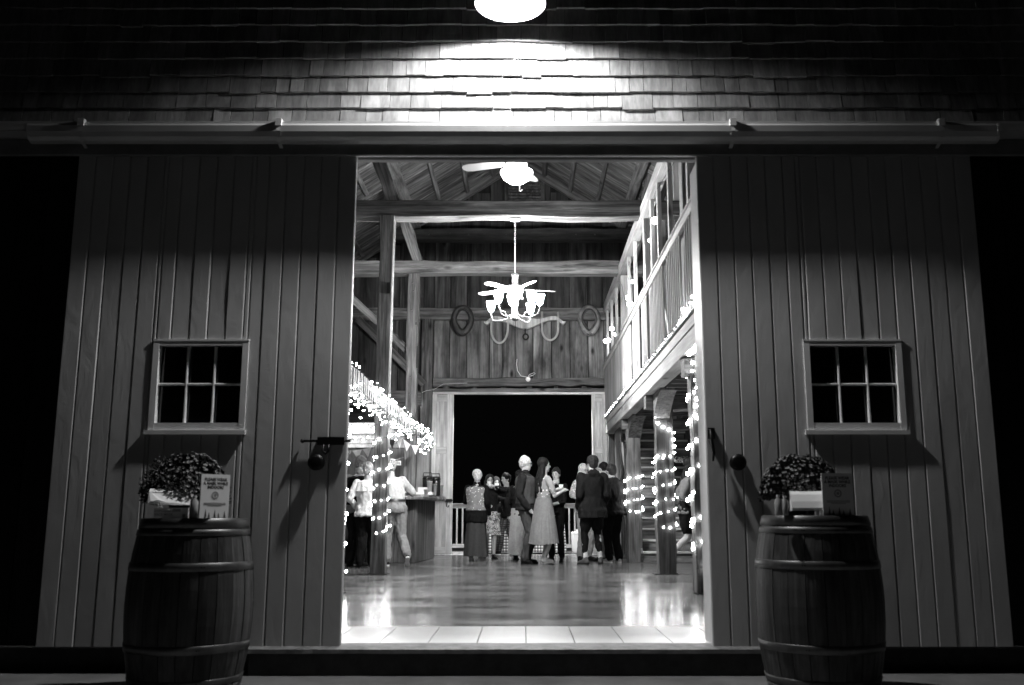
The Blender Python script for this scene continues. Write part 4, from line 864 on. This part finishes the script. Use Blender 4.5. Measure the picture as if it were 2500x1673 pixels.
        remesh(tm, .012, 'jacket' if slv > .9 else 'shirt', m_, o, .015, 1, x * 3)
    if 'vest' in extras:
        vm = MB(); e_ = top[3] + .014; vm.rings([ring(t, rx, ry, 16, e_) for t, rx, ry in TR if -.02 < t < .95] + [ring(.97, .09, .075, 16, .012)]); remesh(vm, .013, 'vest', extras['vest'], o, .004, 2, x)
    if 'ruffle' in extras:
        rf = MB(); rs = []
        for j in range(5):
            t = j / 4; rs.append([(lerp(.93 - .3 * t) + V(((.205 + .03 * t) * math.cos(a) * (1 + .05 * t * math.sin(a * 11)), (.115 + .045 * t) * math.sin(a) * (1 + .07 * t * math.sin(a * 11)), 0))) * s for a in [2 * math.pi * i / 72 for i in range(72)]])
        rf.rings(rs, True, False).build('ruffle', G(.78), o, True)
        sm_ = MB(); cap(sm_, V((-.2, .05, 1.0)) * s, V((-.24, .06, .82)) * s, .05 * s, .06 * s); cap(sm_, V((-.24, .06, .82)) * s, V((-.2, .06, .72)) * s, .05 * s, .03 * s)
        for i in range(9): cap(sm_, V((-.27 + .018 * i, .07, .78)) * s, V((-.28 + .018 * i, .07, .64 - .01 * (i % 3))) * s, .008, .005, 5)
        remesh(sm_, .011, 'shawl', G(.72), o, .008, 1, 3)
    if bottom:
        m_, ln, ease = bottom; bm = MB(); bm.rings([ring(t, rx, ry, 16, ease * .7) for t, rx, ry in TR if t < .28])
        for q in (1, -1):
            el, wr, kn, an = J[q]; cap(bm, hip[q] * s, hip[q].lerp(kn, min(1, ln * 2)) * s, (.083 * k + ease) * s, (.057 + ease) * s)
            if ln > .5: cap(bm, kn * s, kn.lerp(an, (ln - .5) * 2) * s, (.058 + ease) * s, (.042 + ease * 1.1) * s)
        remesh(bm, .012, 'trousers' if ln > .75 else 'shorts', m_, o, .016, 1, x * 5)
    if 'shorts' in extras:
        bm = MB(); mm, ln = extras['shorts']; bm.rings([ring(t, rx, ry, 16, .03) for t, rx, ry in TR if t < .1])
        for q in (1, -1): cap(bm, hip[q] * s, hip[q].lerp(J[q][2], ln) * s, .115 * s, .1 * s)
        remesh(bm, .013, 'shorts', mm, o, .01, 2, x)
    if skirt:
        m_, zt, zb, r0, r1, nf, amp = skirt; rs = []
        for j in range(9):
            t = j / 8; rr = r0 + (r1 - r0) * t ** .85; zz = zt + (zb - zt) * t
            rs.append([V((rr * 1.12 * math.cos(a) * (1 + amp * (.3 + t) * math.sin(a * nf + math.sin(a * 3) + .5 * t)), rr * .92 * math.sin(a) * (1 + amp * (.3 + t) * math.sin(a * nf + math.sin(a * 3) + .5 * t)), zz + .012 * t * math.sin(a * 2 + x))) * s for a in [2 * math.pi * i / 96 for i in range(96)]])
        MB().rings(rs, True, False).build('skirt', m_, o, True)
    if 'belt' in extras: MB().rings([ring(.22 + d, .142, .106, 24, .036) for d in (-.035, .035)], True, False).build('belt', M['black'], o, True)
    # shoes
    sc, sole = shoes if isinstance(shoes, tuple) else (shoes, .02)
    for q in (1, -1):
        an = J[q][3]; f = V(feet[q][3]) if len(feet[q]) > 3 else V((q * .25, -1, 0)); f = f.normalized(); tilt = Matrix.Rotation(math.atan2(f.z, math.hypot(f.x, f.y)), 4, 'X') if f.z else Matrix()
        mx = T(an * s) @ RZ(math.atan2(f.x, -f.y)) @ (RX(-math.atan2(f.z, math.hypot(f.x, f.y))))
        shp = MB(); cap(shp, V((0, .02, -.04)) * s, V((0, -.13, -.052)) * s, .043 * s, .034 * s, 10); cap(shp, V((0, .005, .0)) * s, V((0, -.03, -.03)) * s, .044 * s, .046 * s, 10)
        if 'boots' in extras: cap(shp, V((0, .0, .06)) * s, V((0, 0, -.03)) * s, .05 * s, .048 * s)
        shp.v = [mx @ v for v in shp.v]
        so = remesh(shp, .01, 'shoe', G(sc, .5), o)
        outl = [(0, .06), (.03, .05), (.036, 0), (.03, -.06), (.042, -.12), (.03, -.165), (0, -.178), (-.03, -.165), (-.04, -.12), (-.03, -.06), (-.036, 0), (-.03, .05)]
        if 'heels' in extras:
            MB().rings([[mx @ (V((a * .9, b_, z + (.055 if b_ > 0 else .0) * 1)) * s) for a, b_ in outl] for z in (-.085, -.075)]).tube([mx @ (V((0, .045, -.03)) * s), mx @ (V((0, .05, -.085)) * s)], [.014, .007]).build('sole', G(.4), o)
        else: MB().rings([[mx @ (V((a, b_, z)) * s) for a, b_ in outl] for z in (-.085, -.06)]).build('sole', G(sole), o)
    if 'held' in extras:
        for q, nm_, f_, m_ in extras['held']:
            wr = J[q][1]; d = (wr - J[q][0]).normalized(); c = (wr + d * .1) * s
            hb = MB(); f_(hb, c); ob = hb.build(nm_, m_, o, True)
    return o
def c_cup(mb, c): mb.lathe([(.028, -.05), (.038, .06), (.03, .06)], c, 12)
def c_phone(mb, c): mb.box((-.036, -.005, -.06), (.036, .005, .06), T(c) @ RX(R(-35)) @ RY(R(20)))
blk = G(.02); drk = G(.035); stars = pattern('sequin_cloth', .65, .16, 26, t=.22); flor = pattern('floral_cloth', .5, .07, 24, 'noise')
star2 = pattern('star_sleeve_cloth', .7, .22, 16, t=.2); plaid = gingham('dark_plaid_cloth', .045, .012, .09)
person('white-haired woman seen from behind in sequined vest and long grey skirt', -.86, 17.05, 158, 1.6, head=(25, 0), lean=(0, -.02), larm=((.1, -.3, 1.12), (.6, .3, -.3)), rarm=((-.24, -.1, .9), (-.3, .8, 0)),
       top=(blk, 1, .74, .022), skirt=(G(.085), .95, .1, .145, .22, 11, .035), hair=('short', .62), shoes=(.45, .7), extras={'vest': stars, 'collar': 1}, slim=1.1)
person('wavy-haired woman in patterned dress drinking from a cup', -.66, 17.9, 12, 1.55, larm=((.06, -.2, 1.5), (.8, .2, -.4)), rarm=((-.1, -.2, 1.1), (-.6, .2, -.3)), top=(drk, .9, .8, .015), skirt=(flor, .98, .5, .16, .22, 7, .05), hair=('wavy', .06), shoes=.05, extras={'held': [(1, 'cup', c_cup, M['lightgrey'])]})
person('woman in white face mask reading cards behind the gingham table', -.66, 21.85, 8, 1.67, lean=(0, -.05), head=(10, 14), larm=((.08, -.3, 1.22), (.6, .2, -.5)), rarm=((-.04, -.3, 1.15), (-.6, .2, -.5)), top=(drk, 1, .8, .02), bottom=(blk, 1, .02), hair=('bob', .12), extras={'mask': 1, 'held': [(1, 'phone', c_phone, M['card'])]})
person('person in dark jacket and plaid trousers leaning beside the deck table', -.33, 19.75, -60, 1.66, lean=(-.03, -.04), head=(0, 10), larm=((.1, -.32, 1.2), (.5, .2, -.5)), rarm=((-.1, -.3, 1.2), (-.5, .2, -.5)), lfoot=(.12, .12, .085), rfoot=(-.06, -.22, .085), top=(blk, 1, .8, .03), bottom=(plaid, 1, .028), hair=('short', .03), shoes=(.03, .75), extras={'held': [(-1, 'cup', c_cup, M['lightgrey'])]})
person('dark-haired person in pale long skirt half hidden behind the tall man', -.09, 17.6, 150, 1.62, top=(drk, 1, .85, .02), skirt=(G(.42), 1.0, .1, .16, .22, 9, .04), hair=('ponytail', .03), extras={'mask': 1})
person('white-haired man with glasses and dark jacket with hands in pockets', .02, 16.2, 76, 1.785, lean=(0, .01), head=(-8, 5), larm=((.22, -.1, .9), (.3, .9, 0)), rarm=((-.22, -.1, .9), (-.3, .9, 0)), top=(G(.05), 1, .86, .032), bottom=(G(.1), .98, .024), hair=('short', .62), shoes=(.02, .02), extras={'glasses': 1, 'collar': 1, 'boots': 1, 'vest': G(.11)}, slim=1.08)
person('long dark-haired woman in pleated grey midi skirt and star-print top', .314, 15.92, 118, 1.74, head=(-20, 0), larm=((.12, -.3, 1.22), (.4, .2, -.8)), rarm=((-.12, -.3, 1.2), (-.4, .2, -.8)), lfoot=(.06, -.03, .11), rfoot=(-.07, .03, .11), top=(star2, .42, 1.02, .012), skirt=(G(.2), 1.08, .34, .135, .255, 30, .03), hair=('long', .025), shoes=(.35, .4), extras={'heels': 1, 'held': [(1, 'cup', c_cup, M['lightgrey'])]}, slim=.92)
person('smiling woman in black jumpsuit with one hand at her chin', .56, 16.95, -22, 1.63, head=(0, 4), rarm=((-.02, -.17, 1.42), (-.7, .0, -.5)), larm=((-.02, -.24, 1.05), (.8, .3, -.3)), top=(blk, .7, .9, .014), bottom=(blk, .97, .016), hair=('bun', .05), shoes=.04, slim=.94)
person('fair-haired woman with glasses and pale print top left of the hooded man', 1.07, 17.4, 32, 1.72, larm=((.1, -.25, 1.1), (.6, .2, -.4)), rarm=((-.1, -.22, 1.12), (-.9, .2, -.3)), top=(pattern('pale_print', .65, .3, 22), .95, .85, .018), bottom=(G(.3), 1, .02), hair=('wavy', .5), extras={'glasses': 1})
person('man seen from behind in dark hooded coat over shorts and leggings', 1.13, 16.0, 196, 1.785, head=(22, 4), larm=((.2, -.12, .92), (.3, .9, 0)), rarm=((-.2, -.12, .92), (-.3, .9, 0)), lfoot=(.13, 0, .085, (.5, -1, 0)), rfoot=(-.13, 0, .085, (-.3, -1, 0)), top=(G(.03), 1, .74, .04), bottom=(blk, .84, .008), hair=('short', .06), shoes=(.14, .05), extras={'hood': 1, 'shorts': (G(.025), .75)}, slim=1.08)
person('dark-haired person in grey trousers standing between the two hooded people', 1.42, 17.1, -62, 1.72, head=(0, 16), top=(blk, 1, .8, .03), bottom=(G(.2), 1, .028), hair=('short', .02), shoes=.05)
person('masked person in dark hoodie and black trousers with white sneakers', 1.53, 16.55, -150, 1.67, lean=(.0, -.04), head=(-10, 10), larm=((.14, -.24, 1.0), (.7, .4, 0)), rarm=((-.18, -.2, .98), (-.7, .4, 0)), top=(G(.045), 1, .84, .045), bottom=(blk, 1, .026), hair=('short', .08), shoes=(.5, .75), extras={'hood': 1, 'mask': 1}, slim=1.12)
person('man in dark vest and grey sleeves with bowed head at the bar', -2.7, 15.4, 160, 1.74, lean=(-.0, -.08), head=(-35, 24), top=(G(.28), 1, .84, .028), bottom=(drk, 1, .03), hair=('short', .3), shoes=.03, extras={'vest': G(.015), 'collar': 1}, slim=1.1)
person('woman in white off-shoulder ruffled blouse with fringed shawl at her waist', -2.47, 15.05, 188, 1.62, head=(-10, 6), lean=(0, -.03), larm=((.18, -.15, .98), (.5, .6, 0)), rarm=((-.2, .02, .98), (-.5, .6, 0)), top=(G(.78), .95, .84, .03), bottom=(blk, 1, .022), hair=('short', .45), shoes=.02, extras={'ruffle': 1})
person('man in pale shirt and khaki trousers leaning on the bar with a lifted heel', -2.1, 15.55, 205, 1.72, lean=(.03, -.16), head=(0, 10), larm=((.2, -.4, 1.15), (.4, .4, 0)), rarm=((-.2, -.4, 1.15), (-.4, .4, 0)), lfoot=(.12, .0, .085), rfoot=(-.14, .28, .17, (-.2, -.72, -.68)), top=(G(.55), .55, .98, .03), bottom=(G(.24), .98, .03), hair=('short', .4), shoes=(.06, .75), extras={'belt': 1}, slim=1.12)
person('walker in grey top and dark shorts passing the stair foot', 2.47, 14.62, 70, 1.66, lean=(0, -.06), head=(0, 5), rarm=((-.2, -.2, 1.0), (-.4, .9, 0)), larm=((.2, .12, .98), (.4, .9, 0)), lfoot=(.08, -.3, .085), rfoot=(-.09, .3, .2, (0, -.45, -.9)), top=(G(.16), 1, .86, .025), bottom=(blk, .33, .045), hair=('wavy', .025), shoes=(.03, .75))
person('person on the stairs in patterned sleeves reaching a bare arm to the post', 3.06, 16.8, 8, 1.72, z0=.384, rarm=((-.58, -.1, 1.62), (0, .2, -.4)), top=(pattern('bold_print', .6, .02, 14, 'noise'), .42, .85, .02), bottom=(drk, 1, .025), hair=('short', .05))

# ------------------------------------------------------------------ groups of look-alikes
GR = {'person': 'guests at the barn party', 'string_lights': 'string lights in the barn', 'horse_collar': 'horse collars on the far wall', 'wine_barrel': 'wine barrels beside the doorway', 'mum_plant': 'mums on the barrels',
      'mask_sign': 'mask signs on the barrels', 'tissue_box': 'white boxes on the barrels', 'sanitizer_bottle': 'sanitizer bottles on the barrels', 'sliding_door': 'sliding barn doors', 'paper_cup': 'cups', 'airpot': 'airpots on the bar',
      'door_pull': 'door pulls', 'slide_bolt': 'slide bolts', 'bunting': 'bunting at the bar', 'barn_lamp': 'barn lamps'}
for o in list(S.objects):
    k = o.name.split('.')[0]
    if o.parent is None and k in GR and 'group' not in o.keys(): o['group'] = GR[k]
